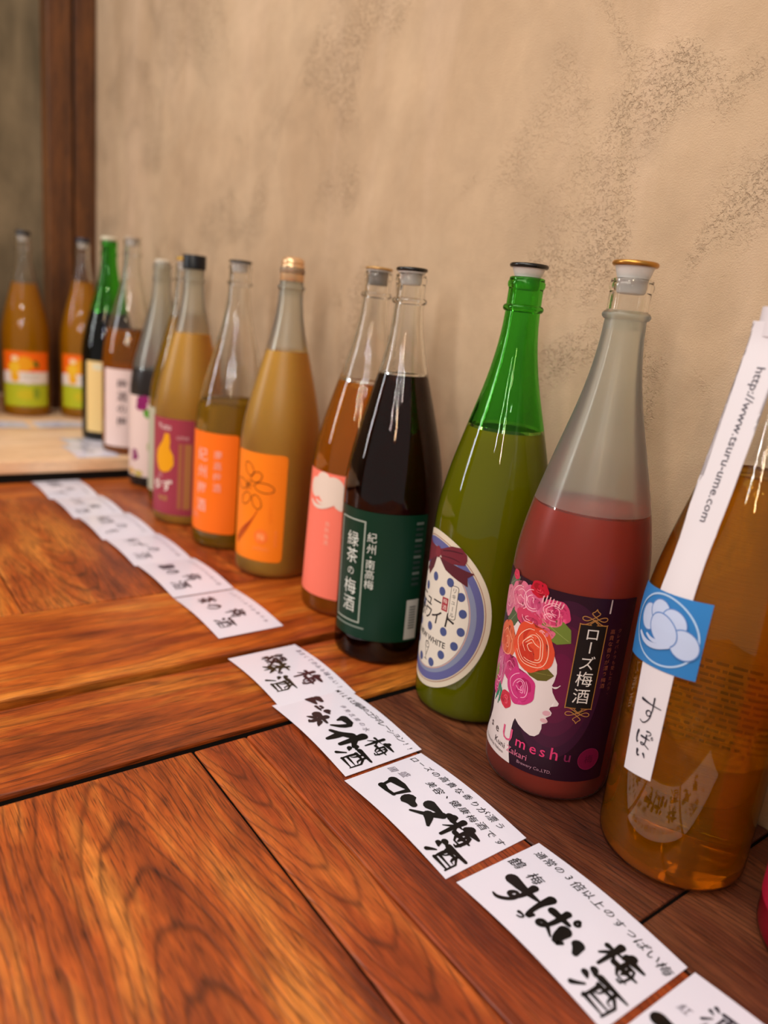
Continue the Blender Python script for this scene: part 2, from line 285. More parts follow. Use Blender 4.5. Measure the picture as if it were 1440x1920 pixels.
class Sheet:
    def __init__(s): s.items = []; s.cols = []
    def ci(s, c):
        if c not in s.cols: s.cols.append(c)
        return s.cols.index(c)
    def raw(s, v, f, col, layer): s.items.append((v, f, s.ci(col), layer))
    def poly(s, pts, col, layer=1): s.raw(list(pts), [tuple(range(len(pts)))], col, layer)
    def ell(s, cx, cy_, a, b, col, layer=1, n=40, rot=0, clip=None, wob=0., seed=0):
        rnd = random.Random(seed); ph = [rnd.uniform(0, 6.28) for _ in range(3)]
        p = []
        for i in range(n):
            t = 2*pi*i/n; q = 1+wob*(sin(5*t+ph[0])+.6*sin(3*t+ph[1])+.5*sin(8*t+ph[2]))
            x, y = a*cos(t)*q, b*sin(t)*q
            p.append((cx+x*cos(rot)-y*sin(rot), cy_+x*sin(rot)+y*cos(rot)))
        if clip: p = clip(p)
        s.poly(p, col, layer)
    def ring(s, cx, cy_, a, b, wd, col, layer=1, n=72, t0=0, t1=2*pi, rot=0):
        pts = [(cx+a*cos(t)*cos(rot)-b*sin(t)*sin(rot), cy_+a*cos(t)*sin(rot)+b*sin(t)*cos(rot)) for t in [t0+(t1-t0)*i/n for i in range(n+1)]]
        s.stroke(pts, wd, col, layer, taper=False)
    def stroke(s, pts, wd, col, layer=1, taper=True, widths=None, sm=0):
        pts = [Vector(p) for p in pts]
        if widths is None:
            n = len(pts)
            widths = [wd]*n if not taper else [wd*(.75+.5*sin(pi*(.15+.8*i/max(1, n-1)))) for i in range(n)]
        for _ in range(sm):
            np_, nw = [pts[0]], [widths[0]]
            for a, b, wa, wb in zip(pts[:-1], pts[1:], widths[:-1], widths[1:]):
                np_ += [a.lerp(b, .27), a.lerp(b, .73)]; nw += [wa*.73+wb*.27, wa*.27+wb*.73]
            np_.append(pts[-1]); nw.append(widths[-1]); pts, widths = np_, nw
        l, r = [], []
        for i, p in enumerate(pts):
            a = pts[max(0, i-1)]; b = pts[min(len(pts)-1, i+1)]; d = (b-a)
            if d.length < 1e-9: d = Vector((1, 0))
            d.normalize(); nn = Vector((-d.y, d.x))*widths[i]/2
            l.append(p+nn); r.append(p-nn)
        v = []; f = []
        for a, b in zip(l, r): v += [tuple(a), tuple(b)]
        for i in range(len(pts)-1): f.append((2*i, 2*i+1, 2*i+3, 2*i+2))
        # round ends
        for e, sg in ((0, -1), (len(pts)-1, 1)):
            c_ = pts[e]; d = (pts[1]-pts[0]) if e == 0 else (pts[-1]-pts[-2])
            if d.length < 1e-9: continue
            d.normalize(); rr = widths[e]/2; base = math.atan2(d.y, d.x)
            k0 = len(v); arc = [(c_.x+rr*cos(base+sg*0+t*sg+ (pi if sg < 0 else 0)*1), c_.y+rr*sin(base+t*sg+(pi if sg < 0 else 0))) for t in [(-pi/2+pi*j/6) for j in range(7)]]
            v += arc; f.append(tuple(range(k0, k0+7)))
        s.raw(v, f, col, layer)
    def text(s, body, x, y, size, col, layer=2, rot=0., sx=1., bold=0., shear=0.):
        v, f = text_geo(body, bold); c_, s_ = cos(rot), sin(rot)
        o = []
        for a, b in v:
            a = (a+shear*b)*size*sx; b = b*size
            o.append((x+a*c_-b*s_, y+a*s_+b*c_))
        s.raw(o, f, col, layer)
    def vtext(s, body, x, y, pitch, size, col, layer=2, bold=0., sx=1.):
        for i, ch in enumerate(body):
            s.text(ch, x, y-i*pitch, size, col, layer, rot=(-pi/2 if ch in 'ー-~' else 0), bold=bold, sx=sx)
    def glyph(s, g, x, y, w_, h_, col, th, layer=2, jit=0., seed=0, rot=0., sm=1):
        """brush-written character from strokes in a 0-100 box"""
        rnd = random.Random(seed)
        for st in GLY[g]:
            if isinstance(st, tuple): wm, st = st
            else: wm = 1.
            p = []
            for a, b in st:
                a = (a-50)/100*w_+rnd.uniform(-jit, jit); b = (b-50)/100*h_+rnd.uniform(-jit, jit)
                p.append((x+a*cos(rot)-b*sin(rot), y+a*sin(rot)+b*cos(rot)))
            n = len(p); ws = [th*wm*(1.45 if i == 0 else rnd.uniform(.6, 1.15)) for i in range(n)]; ws[-1] = th*wm*rnd.uniform(.35, .8)
            if n == 2: p = [p[0], ((p[0][0]+p[1][0])/2+rnd.uniform(-jit, jit), (p[0][1]+p[1][1])/2), p[1]]; ws = [ws[0], ws[0]*rnd.uniform(.6, .9), ws[1]]
            s.stroke(p, th, col, layer, widths=ws, sm=sm)
    def build(s, name, fmap, parent, rough=.5, cut_s=None, cut_t=None, mats=None):
        bm = bmesh.new(); lay = bm.verts.layers.float.new('lay')
        for v, f, ci_, layer in s.items:
            vv = [bm.verts.new((a, b, 0)) for a, b in v]
            for q in vv: q[lay] = layer
            for q in f:
                q = [i for k, i in enumerate(q) if i != q[k-1]]
                if len(set(q)) < 3: continue
                try: fc = bm.faces.new([vv[i] for i in q]); fc.material_index = ci_
                except ValueError: pass
        big = [fc for fc in bm.faces if len(fc.verts) > 4]
        if big: bmesh.ops.triangulate(bm, faces=big, ngon_method='EAR_CLIP')
        xs = [q.co.x for q in bm.verts]; ys = [q.co.y for q in bm.verts]
        for axis, step, lo, hi in ((0, cut_s, min(xs), max(xs)), (1, cut_t, min(ys), max(ys))):
            if not step: continue
            k = math.floor(lo/step)+1
            while k*step < hi:
                c_ = k*step; no = (1, 0, 0) if axis == 0 else (0, 1, 0)
                geom = [e for e in bm.edges if (e.verts[0].co[axis]-c_)*(e.verts[1].co[axis]-c_) < 0]
                if geom:
                    fs = {f_ for e in geom for f_ in e.link_faces}
                    es = {e for f_ in fs for e in f_.edges}; vv = {q for f_ in fs for q in f_.verts}
                    bmesh.ops.bisect_plane(bm, geom=list(fs)+list(es)+list(vv), plane_co=(c_, 0, 0) if axis == 0 else (0, c_, 0), plane_no=no, dist=1e-7)
                k += 1
        for q in bm.verts: q.co = fmap(q.co.x, q.co.y, q[lay])
        for fc in bm.faces: fc.smooth = True
        me = bm_mesh(name, bm)
        return link(name, me, parent, [plain(c, rough) if not (mats and c in mats) else mats[c] for c in s.cols])

GLY = {
'ロ': [[(18, 80), (16, 55), (22, 24)], (1.3, [(16, 78), (55, 84), (84, 80), (76, 22)]), [(22, 27), (50, 24), (78, 28)]],
'ー': [(1.5, [(20, 54), (50, 50), (80, 46)])],
'ズ': [(1.5, [(20, 78), (50, 82), (74, 80)]), [(74, 80), (52, 48), (8, 12)], (1.2, [(50, 46), (62, 36), (82, 16)]), (.9, [(84, 98), (92, 88)]), (.9, [(98, 104), (106, 94)])],
'ニ': [(1.1, [(30, 72), (75, 74)]), (1.3, [(12, 30), (88, 30)])],
'ュ': [(.8, [(28, 55), (68, 57), (62, 22)]), (.8, [(12, 20), (88, 20)])],
'ホ': [(1.4, [(14, 70), (50, 72), (88, 70)]), [(50, 94), (50, 50), (50, 6), (40, 14)], (.8, [(30, 46), (12, 22)]), (.8, [(70, 46), (90, 24)])],
'ワ': [[(18, 84), (16, 52)], (1.3, [(18, 82), (84, 84), (74, 40), (38, 4)])],
'イ': [(1.2, [(84, 94), (52, 62), (12, 42)]), (1.1, [(54, 62), (54, 4)])],
'ト': [(1.2, [(36, 96), (36, 4)]), (1.1, [(36, 60), (80, 36)])],
'梅': [(.8, [(2, 68), (24, 70), (42, 72)]), (1., [(24, 96), (24, 4)]), (.6, [(24, 66), (2, 32)]), (.6, [(26, 60), (42, 42)]), (1.1, [(58, 96), (46, 74)]), (1.3, [(54, 84), (98, 86)]), (.7, [(60, 66), (56, 20), (92, 20)]), (.7, [(60, 66), (90, 66), (86, 6), (76, 10)]), (.9, [(42, 43), (100, 46)]), (.6, [(75, 62), (73, 50)]), (.6, [(73, 40), (71, 28)])],
'酒': [(1.2, [(8, 90), (20, 80)]), (1.1, [(2, 62), (14, 54)]), (.8, [(2, 6), (20, 36)]), (1.2, [(32, 86), (100, 90)]), (.7, [(40, 66), (38, 2)]), (.8, [(38, 66), (94, 68), (92, 2)]), (.7, [(38, 8), (92, 8)]), (.6, [(56, 86), (54, 48), (46, 38)]), (.6, [(74, 86), (74, 46), (86, 42)]), (.6, [(42, 27), (90, 27)])],
'す': [(1.5, [(6, 76), (50, 74), (92, 76)]), (.9, [(60, 98), (60, 44), (46, 30), (32, 40), (42, 54), (58, 48), (54, 22), (30, 2), (14, 6)])],
'っ': [(1., [(18, 52), (60, 62), (80, 44), (62, 20), (40, 12)])],
'ぱ': [(1.2, [(14, 92), (8, 50), (16, 6), (24, 24)]), (1.1, [(36, 70), (84, 72)]), (.9, [(62, 94), (62, 32), (48, 14), (36, 24), (50, 34), (84, 12)]), (.6, [(92, 98), (84, 90), (92, 82), (100, 90), (92, 98)])],
'い': [(1.4, [(14, 80), (16, 36), (28, 14), (36, 30)]), (1.3, [(74, 76), (88, 38)])],
'緑': [[(22, 98), (6, 74), (28, 70)], [(36, 86), (8, 50), (40, 52)], [(24, 50), (24, 8)], [(10, 36), (4, 14)], [(36, 36), (42, 20)], [(52, 90), (88, 90), (86, 60)], [(54, 75), (84, 75)], [(44, 60), (100, 60)], [(70, 60), (70, 6), (60, 12)], [(52, 46), (62, 38)], [(46, 14), (64, 30)], [(92, 48), (78, 36)], [(72, 36), (100, 10)]],
'茶': [[(4, 86), (96, 86)], [(32, 98), (34, 74)], [(68, 98), (66, 74)], [(50, 76), (28, 56), (4, 42)], [(50, 76), (72, 56), (98, 42)], [(22, 36), (80, 38)], [(50, 56), (50, 2)], [(34, 28), (18, 10)], [(66, 28), (84, 10)]],
'の': [(1., [(54, 78), (40, 28), (22, 20), (12, 44), (34, 76), (66, 78), (88, 52), (76, 20), (52, 8)])],
'ゆ': [[(14, 88), (10, 40), (22, 30), (50, 70), (80, 66), (84, 36), (58, 24), (42, 36)], [(56, 96), (58, 30), (40, 2)]],
'ず': [(1.4, [(6, 76), (50, 74), (86, 76)]), (.9, [(56, 98), (56, 44), (42, 30), (30, 40), (40, 54), (54, 48), (50, 22), (26, 2)]), (.8, [(84, 98), (90, 90)]), (.8, [(96, 102), (102, 94)])],
'も': [[(54, 98), (48, 30), (62, 6), (88, 16), (90, 36)], [(24, 76), (80, 78)], [(22, 52), (78, 54)]],
}
INK = '15120f'; GREYINK = '8c8590'; BLUEINK = '3a3444'

# ------------------------------------------------------------------ room
m_wall = plaster('pale_plaster', lin((.80, .685, .555)), lin((.745, .625, .495)), lin((.84, .72, .605)), .7)
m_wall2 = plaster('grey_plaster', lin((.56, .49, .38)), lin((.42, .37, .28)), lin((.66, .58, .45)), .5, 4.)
WY = .580
def struct(o): o['kind'] = 'structure'; return o
struct(box('wall_right', -2.10, 1.2, WY, WY+.1, -.75, 1.95, m_wall, bev=0))
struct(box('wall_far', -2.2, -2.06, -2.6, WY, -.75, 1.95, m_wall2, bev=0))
m_floor = plain('4a4038', .5)
struct(box('floor', -2.2, 1.2, -2.6, WY+.1, -.80, -.75, m_floor, bev=0))
m_post = wood('dark_post_wood', lin('4c2c14'), lin('623c1a'), lin('74481f'), .02, .05, 25, .5, 3., .1, .6, .5)
post = bpy.data.objects.new('trim_1', None); COL.objects.link(post); post['kind'] = 'structure'; post.location = (-2.0, .50, -.75)
for y0, y1, x1 in ((.469, .524, -1.995), (.530, WY+.0, -2.004)):
    box('board', -2.06-(-2.0), x1+2.0, y0-.5, y1-.5-.0005, .0, 2.69, m_post, post, .003, origin=(-.03, (y0+y1)/2-.5, .3), rotz=0)
for ch in post.children:   # grain runs up the post
    me = ch.data; me.transform(Matrix.Rotation(-pi/2, 4, 'Y')); ch.rotation_euler = (0, pi/2, 0)

# ------------------------------------------------------------------ tables
W = dict(
 a=wood('teak_lit', lin('702c0c'), lin('a5501c'), lin('cc8038'), .10, .0, 200, .36, 1.3, .25, 1.2, .9),
 b=wood('teak_red', lin('662810'), lin('98441c'), lin('b4682e'), .16, -.012, 300, .36, 5.1, .25, 1.3, .8),
 c=wood('teak_deep', lin('66260f'), lin('9a441a'), lin('c06c2e'), .10, .03, 260, .36, 8.2, .25, 1.3, .8),
 d=wood('teak_brown', lin('3e1d14'), lin('5c2f1e'), lin('74442c'), .06, .05, 320, .40, 2.2, .2, 1.3, .8),
 e=wood('teak_cross', lin('70300f'), lin('a24c18'), lin('cc8030'), .03, .08, 230, .34, 6.6, .3, 1.3, .8),
 f=wood('teak_orange', lin('88380c'), lin('b45c1a'), lin('d48a3a'), .05, .05, 120, .38, 9.4, .2, 1., .6),
)
m_dark = plain('140e0a', .7)
def table(name, label, x0, x1, far_board, near_board, plank_rows, y_front, z0, mats_end):
    t = thing(name, label, 'table', ((x0+x1)/2, .1, -.75))
    ox, oz = (x0+x1)/2, -.75
    def bx(nm, a, b, c_, d, zt, mat, org, rz=0):
        return box(nm, a-ox, b-ox, c_-.1, d-.1, -.032-oz, zt-oz, mat, t, .0022, origin=(org[0]-ox, org[1]-.1, (-.01)-oz), rotz=rz)
    if far_board: bx('end_board', x0, far_board, y_front, WY-.004, z0, W[mats_end[0]], ((x0+far_board)/2, .2), pi/2)
    if near_board: bx('end_board', near_board[0], near_board[1], y_front, WY-.004, z0, W[mats_end[1]], near_board[2], pi/2)
    for (a, b, y0, y1, mt, org, dz) in plank_rows:
        bx('plank', a, b, y0, y1, z0+dz, W[mt], org)
    # apron and legs
    ya, yb = y_front+.03, WY-.03
    for y in (ya, yb-.02): box('apron', x0+.04-ox, x1-.04-ox, y-.1, y+.02-.1, -.11-oz, -.033-oz, W['d'], t, .001)
    for x in (x0+.05, x1-.09):
        for y in (ya+.001, yb-.05): box('leg', x-ox, x+.04-ox, y-.1+.021 if y < 0 else y-.1-.021, y-.1+(.061 if y < 0 else .019), 0, -.033-oz, W['d'], t, .002)
    return t
g = .0012
near = table('wooden_table', 'nearer reddish teak table with a cross board and lengthwise planks', -.631, .42, None, (-.631, -.5105, (-.57, -.15)),
 [(-.5000, .42, -.32, .020-g, 'c', (-.3, -.1), -.0006), (-.5000, .42, .020+g, .2225-g*.7, 'a', (.05, .135), 0), (-.5000, .42, .2225+g*.5, .2705-g*.1, 'c', (-.30, .243), -.0004), (-.5000, .42, .2710, .3905-g, 'b', (-.36, .335), 0.),
  (-.5000, -.193, .3905+g*.6, WY-.004, 'd', (-.2, .46), -.0012), (-.1912, .42, .3905+g*.6, WY-.004, 'd', (0, .52), -.0018)], -.32, 0., ('e', 'e'))
m_joint_shade = plain('0c0806', .95, .05)
def joint_shade(t, x0, x1, y0, y1, zt):   # near-black strips standing in for the shade inside the open joints
    return box('shade_strip', x0-t.location.x, x1-t.location.x, y0-.1, y1-.1, -.030+.75, zt+.75, m_joint_shade, t, 0)
joint_shade(near, -.5108, -.4997, -.318, WY-.006, -.0045)
for y in (.020, .2226, .2708, .3906): joint_shade(near, -.4990, .41, y-.0011, y+.0011, -.0016 if y != .2708 else -.003)
joint_shade(near, -.1935, -.1907, .393, WY-.006, -.003)
far = table('wooden_table', 'farther orange teak table running up to the pale counter', -1.400, -.6395, -1.303, (-.820, -.6395, (-.73, .05)),
 [(-1.302, -.821, -.32, .0, 'f', (-1.0, -.1), 0), (-1.302, -.821, .0+g, .16, 'f', (-1.1, .08), 0), (-1.302, -.821, .161, .33, 'a', (-1.25, .24), 0), (-1.302, -.821, .331, WY-.004, 'c', (-1.05, .43), 0)], -.32, .0045, ('f', 'f'))

joint_shade(far, -.6398, -.6316, -.318, WY-.006, -.006)
# ------------------------------------------------------------------ counter at the far end
m_pale = wood('pale_beech', lin('ecc8a4'), lin('f4d4b4'), lin('fae0c8'), .05, .1, 30, .45, 1.7, .1, .7, .25)
cn = thing('wooden_counter', 'pale wooden board counter on a dark base at the far end', 'counter', (-1.7, .1, -.75))
CZ = .0435
box('worktop', -1.4045+1.7, -2.05+1.7, -.9, WY-.002-.1, .75+.0185, .75+CZ, m_pale, cn, .004, rotz=pi/2)
box('base', -2.05+1.7, -1.412+1.7, -.88, WY-.004-.1, .0, .75+.0180, m_dark, cn, .002)
box('back_rail', -2.052+1.7, -1.985+1.7, -.9, .466-.1, .75+CZ+.0002, .75+CZ+.030, m_pale, cn, .002, rotz=pi/2)

# ------------------------------------------------------------------ bottles
PROF = [(0, .0515), (.006, .0519), (.17, .0527), (.18, .0526), (.19, .0521), (.205, .0503), (.22, .0475), (.235, .0443), (.25, .0405), (.265, .0365), (.28, .0325), (.295, .0282), (.31, .0242), (.325, .0208), (.34, .018), (.355, .016), (.37, .015), (.402, .0148)]
def R(z):
    z = min(max(z, 0), .402)
    for (a, ra), (b, rb) in zip(PROF[:-1], PROF[1:]):
        if z <= b: return ra+(rb-ra)*(z-a)/(b-a)
    return PROF[-1][1]
def Rs(z):  # smoothed
    return sum(R(z+d) for d in (-.008, -.004, 0, .004, .008))/5 if .02 < z < .36 else R(z)
WALL = .0028
def outer_prof(ring=True):
    p = [(0, .004), (.030, .003), (.042, .0006), (.0465, 0), (.0500, .0016), (.0514, .005)]
    z = .01
    while z < .3685: p.append((Rs(z), z)); z += .008
    if ring: p += [(.0150, .3732), (.0164, .3738), (.0173, .3750), (.0176, .3762), (.0173, .3775), (.0164, .3787), (.0150, .3793)]
    p += [(.0149, .384), (.0148, .3915), (.0150, .3928), (.0158, .3940), (.0161, .3955), (.0160, .3978), (.0153, .3988), (.0151, .4000), (.0150, .4012), (.0137, .402)]
    return p
def inner_prof():
    p = [(.0120, .4015), (.0115, .395), (.0118, .38)]
    z = .366
    while z > .02: p.append((Rs(z)-WALL, z)); z -= .008
    p += [(.0478, .012), (.0455, .0085), (.030, .0085), (0, .0120)]
    return p
def shell(parent, mat, wet=None, level=0., top=None, split=9.):
    dry = {g_clear: g_csolid, g_green: g_gsolid}.get(mat)
    # mat: dry glass; wet: the same glass where liquid wets it; top: clear mouth above the frosting; inner wall of frosted glass is clear
    o = lathe('glass', outer_prof()+inner_prof(), dry or mat, parent)
    o.data.materials.append(wet or mat); o.data.materials.append(g_csolid if top else mat); o.data.materials.append(g_clear)
    frosted = mat in (g_frost, g_frost_y)
    for p in o.data.polygons:
        c_ = p.center; r = sqrt(c_.x**2+c_.y**2); inner = r < Rs(c_.z)-WALL*.5 and c_.z > .007
        if frosted and inner and c_.z < .37: p.material_index = 3
        elif c_.z > split: p.material_index = 2
        elif c_.z < level: p.material_index = 1
    return o
def fill(parent, level, mat):
    # glass and liquid bend light alike, so the liquid reads as filling the bottle up to its outer wall
    p = [(0, .0052), (.030, .0042), (.042, .0020), (.0463, .0012), (.0496, .0026), (.0509, .0055)]
    z = .012
    while z < level-.004: p.append((Rs(z)-.0005, z)); z += .008
    r = Rs(level)-WALL+.0004
    p += [(Rs(level-.002)-.0006, level-.002), (r, level), (r-.0012, level-.0010), (r-.004, level-.0016), (0, level-.0016)]
    return lathe('liquid', p, mat, parent)
def wrap(th0, rot=0.):
    def f(s, t, lay):
        t_ = t/1000; r = R(t_)+.0005+lay*.00022; a = radians(th0)+s/52.8
        return Vector((r*cos(a), r*sin(a), t_))
    return f
def rrect(s0, s1, t0, t1, rad=4, n=5):
    p = []
    for cx, cy_, a0 in ((s1-rad, t1-rad, 0), (s0+rad, t1-rad, 90), (s0+rad, t0+rad, 180), (s1-rad, t0+rad, 270)):
        for i in range(n+1):
            a = radians(a0+90*i/n); p.append((cx+rad*cos(a), cy_+rad*sin(a)))
    return p
def stopper(parent, cap_hex, gap=.010, capr=.0155, plug=True, rough=.25, metal=0., caph=.0035):
    z0 = .402+gap
    if plug:
        lathe('stopper_plug', [(0, .3915), (.0095, .392), (.0108, .3945), (.0110, .4025), (.0118, .4035), (.0135, z0-.0015), (.0140, z0), (0, z0)], plain('dcd8d2', .25), parent, 40)
    lathe('cap', [(0, z0+.0001), (capr-.0008, z0+.0001), (capr, z0+.0010), (capr, z0+caph-.001), (capr-.001, z0+caph), (capr*.6, z0+caph+.0005), (0, z0+caph+.0005)], plain(cap_hex, rough, .5, metal), parent, 40)

g_clear = glass_thin('clear_glass', (.985, .985, .975), (.26, .29, .25), .015, 4.5)
g_green = glass_thin('green_glass', (.46, .84, .38), (.01, .16, .01), .015, 4.0)
g_green2 = glass_thin('green_glass_wet', (.80, .92, .50), (.25, .42, .10), .015, 4.0)
g_frost = glass_frost('frosted_glass', (.74, .74, .66), .74)
g_frost_wet = glass_frost('frosted_glass_wet', (.62, .55, .45), .94, True)
g_frost_y = glass_frost('frosted_glass_warm', (.70, .66, .56), .76)
l_amber = liquid_clear('amber_liqueur', (.98, .66, .08), (.85, .38, .004), .13)
l_amber2 = liquid_clear('dark_amber_liqueur', (.94, .50, .05), (.85, .32, .006), .25)
l_gold = liquid_clear('golden_liqueur', (.92, .66, .12), (.62, .38, .02), .35)
l_brown = liquid_clear('brown_liqueur', (.22, .06, .02), (.035, .010, .005), .12)
l_green = liquid_cloudy('cloudy_green_tea', lin('948408'), lin('a89810'), .45)
l_pink = liquid_cloudy('cloudy_pink', lin('cc3a22'), lin('dc4c30'), .5)
l_yuzu = liquid_cloudy('cloudy_yuzu', lin('f0c040'), lin('ffc840'), .5)
l_orange = liquid_cloudy('cloudy_orange', lin('c88810'), lin('dc9a10'), .5)
l_purple = liquid_cloudy('dark_purple', lin('1e070d'), lin('1e070d'), .2)
l_red = liquid_cloudy('crimson_liqueur', lin('a00828'), lin('b81030'), .3)

g_csolid = glass_solid('clear_glass_wall', (.985, .985, .975))
g_gsolid = glass_solid('green_glass_wall', (.46, .84, .38))

def bottle(label, x, y, z=0., tilt=(0, 0), glass=None, liquid=None, level=.28, split=None, g2=None, group='liqueur bottles lined up along the plaster wall', scale=1.):
    # tilt: lean of the axis (dx/dz, dy/dz)
    b = thing('liqueur_bottle', label, 'bottle', (x, y, z+.0004), group, (-math.atan(tilt[1]), math.atan(tilt[0]), 0))
    b.scale = (scale,)*3
    gm = glass or g_clear
    wet = {g_frost: g_frost_wet, g_frost_y: g_frost_wet}.get(gm, gm)
    if gm == g_green and liquid == l_green: wet = g_green2
    shell(b, gm, wet, level if liquid else 0, g2, split or 9.)
    if liquid: fill(b, level, liquid)
    return b
def label(parent, th0, pts, hexc, name='label', layer=0., prints=None, rough=.5, cut=4):
    s = Sheet(); s.poly(pts, hexc, layer); f = wrap(th0)
    lb = s.build(name, f, parent, rough, cut, 20)
    if prints and prints.items: prints.build('print', f, lb, rough, cut, 20)
    return lb

# --- far-row and background bottles ------------------------------------------------------
def fruit_label(b, th0):
    pr = Sheet()
    pr.poly([(-54, 75), (54, 75), (54, 104), (-54, 104)], 'f0e2da'); pr.poly([(-54, 24), (54, 24), (54, 78), (-54, 78)], 'b9c024')
    pr.ell(-4, 122, 20, 17, 'f2a312', 2); pr.ell(-26, 112, 13, 15, 'f4c02c', 2.2); pr.ell(-24, 92, 10, 12, 'f2b020', 2.4); pr.ell(22, 122, 5, 9, '3f6a18', 2.4, rot=.5); pr.ell(-24, 134, 8, 6, 'f8dcae', 2.5)
    pr.ell(10, 93, 20, 9, 'ded2c6', 2.3); pr.ell(0, 52, 22, 12, 'cfc020', 2); pr.ell(22, 55, 8, 14, '8da028', 2.1)
    label(b, th0, rrect(-54, 54, 24, 150, 2), 'f86a0c', prints=pr)
for (x, y, lv, cap, lab) in ((-1.915, .394, .300, '14151c', 'orange fruit liqueur bottle with black cap, leftmost whole bottle on the pale counter'),
                             (-1.889, .517, .318, '1a2334', 'orange fruit liqueur bottle with navy cap, beside the dark wooden post')):
    b = bottle(lab, x, y, CZ, liquid=l_orange, level=lv, group='liqueur bottles on the pale counter')
    fruit_label(b, math.degrees(math.atan2(-y, -x))); stopper(b, cap, .002, .0158, True, .3, 0, .010)
b = bottle('bottle with dark green label cut off by the left edge of the picture', -1.905, .268, CZ, liquid=l_orange, level=.26, group='liqueur bottles on the pale counter')
label(b, math.degrees(math.atan2(-.268, 1.905)), rrect(-48, 46, 30, 120, 2), '20302a'); stopper(b, '14151c', .002)

b = bottle('green glass bottle of dark liqueur with a cream label, on the counter corner', -1.5986, .4885, CZ, glass=g_green, liquid=l_brown, level=.262, group='liqueur bottles on the pale counter')
pr = Sheet(); pr.poly([(-34, 148), (34, 148), (34, 160), (-34, 160)], 'd9d2b4'); pr.vtext('梅酒', 12, 120, 30, 18, 'c9a860', 2)
label(b, 345, rrect(-50, 50, 20, 165, 2), 'e6c684', prints=pr); stopper(b, 'd8d2b8', .001, .0158, True, .5, 0, .006)
b = bottle('clear bottle of brown liqueur with a pale pink label and black vertical writing', -1.4678, .4913, CZ, liquid=l_amber2, level=.235, group='liqueur bottles on the pale counter')
pr = Sheet(); pr.vtext('梅酒の梅', -10, 138, 24, 20, '4a3c40', 2, .01); label(b, 335, rrect(-50, 50, 16, 165, 2), 'e6ccc6', prints=pr); stopper(b, 'b9a48c', .002, .0155)

# grape bottle
b = bottle('frosted grape liqueur bottle with purple grapes on a pale pink label', -1.351, .5064, .0045, glass=g_frost_y, liquid=l_purple, level=.215)
pr = Sheet()
for (x, y, r_) in ((-17, 160, 9), (-8, 163, 8), (-12, 152, 9), (-20, 150, 7)): pr.ell(x, y, r_, r_, '8e1a62')
pr.ell(0, 138, 11, 8, '5c9a2c', 1, rot=-.4); pr.ell(8, 146, 8, 5, 'c8d090', 1.2)
for (x, y, r_) in ((-30, 64, 7), (-26, 57, 6), (-31, 54, 6)): pr.ell(x, y, r_, r_, '8e3a6a')
pr.ell(6, 78, 8, 12, '9aa84c'); pr.ell(-40, 28, 9, 6, 'd8a850'); pr.ell(-20, 26, 10, 6, 'c8b060')
pr.vtext('ぶどう', 20, 130, 22, 16, '6a2a50', 2)
label(b, 320, rrect(-56, 40, 20, 169, 2), 'e8cdc4', prints=pr); stopper(b, 'd8cdb8', .003, .0130, True, .4)
# half hidden bottle
b = bottle('half hidden clear bottle with gold cap between the grape and the yuzu bottles', -1.232, .5005, .0045, liquid=l_gold, level=.315)
label(b, 300, rrect(-50, 50, 20, 165, 2), 'b9b49c'); stopper(b, 'c89a3c', .004, .0150, True, .3, .8, .006)
# yuzu (maroon label)
b = bottle('frosted yellow yuzu liqueur bottle with maroon label and black screw cap', -1.1148, .4672, .0045, glass=g_frost_y, liquid=l_yuzu, level=.2987)
pr = Sheet()
pr.poly([(20, 28), (26, 28), (26, 132), (20, 132)], 'a8643c'); pr.poly([(29, 28), (40, 28), (40, 132), (29, 132)], 'b0703e')
pr.poly([(-20, 118), (-14, 126), (-8, 134), (-4, 146), (4, 146), (6, 134), (5, 124), (12, 112), (13, 98), (6, 88), (-4, 84), (-14, 86), (-20, 96), (-22, 108)], 'eba00c', 2)
pr.text('Yuzu', -6, 156, 13, 'e8c9c4', 2, bold=.02); pr.text('ume', 26, 142, 11, 'd8a0a0', 2)
pr.text('ゆず', -8, 62, 21, 'efdcd0', 2, bold=.03); pr.text('の', -12, 78, 10, 'e0b0b0', 2); pr.text('梅酒', -6, 42, 9, 'c89a50', 2)
label(b, 300, rrect(-47, 43, 17, 169.5, 2), 'a03848', prints=pr)
lathe('cap', [(0, .4125), (.0165, .4122), (.0172, .411), (.0172, .3925), (.0166, .392), (.0160, .392), (.0160, .402), (0, .4025)], plain('15161a', .35), b, 40)
# orange label bottle
b = bottle('clear bottle of golden liqueur with orange label and two columns of white writing', -.9849, .4798, .0045, liquid=l_gold, level=.2122)
pr = Sheet()
for i, c_ in enumerate('紀州梅酒'): pr.text(c_, -13, 139-i*25, 20, 'f4b4a0', 2, bold=.02)
for i, c_ in enumerate('南高梅酒'): pr.text(c_, 13, 141-i*16, 13, 'f4aa94', 2, bold=.015)
pr.text('完熟', -28, 46, 11, 'f49870', 2)
label(b, 300, rrect(-49, 42, 24.5, 171, 5), 'ff7410', prints=pr); stopper(b, '16140f', .0015, .0158)
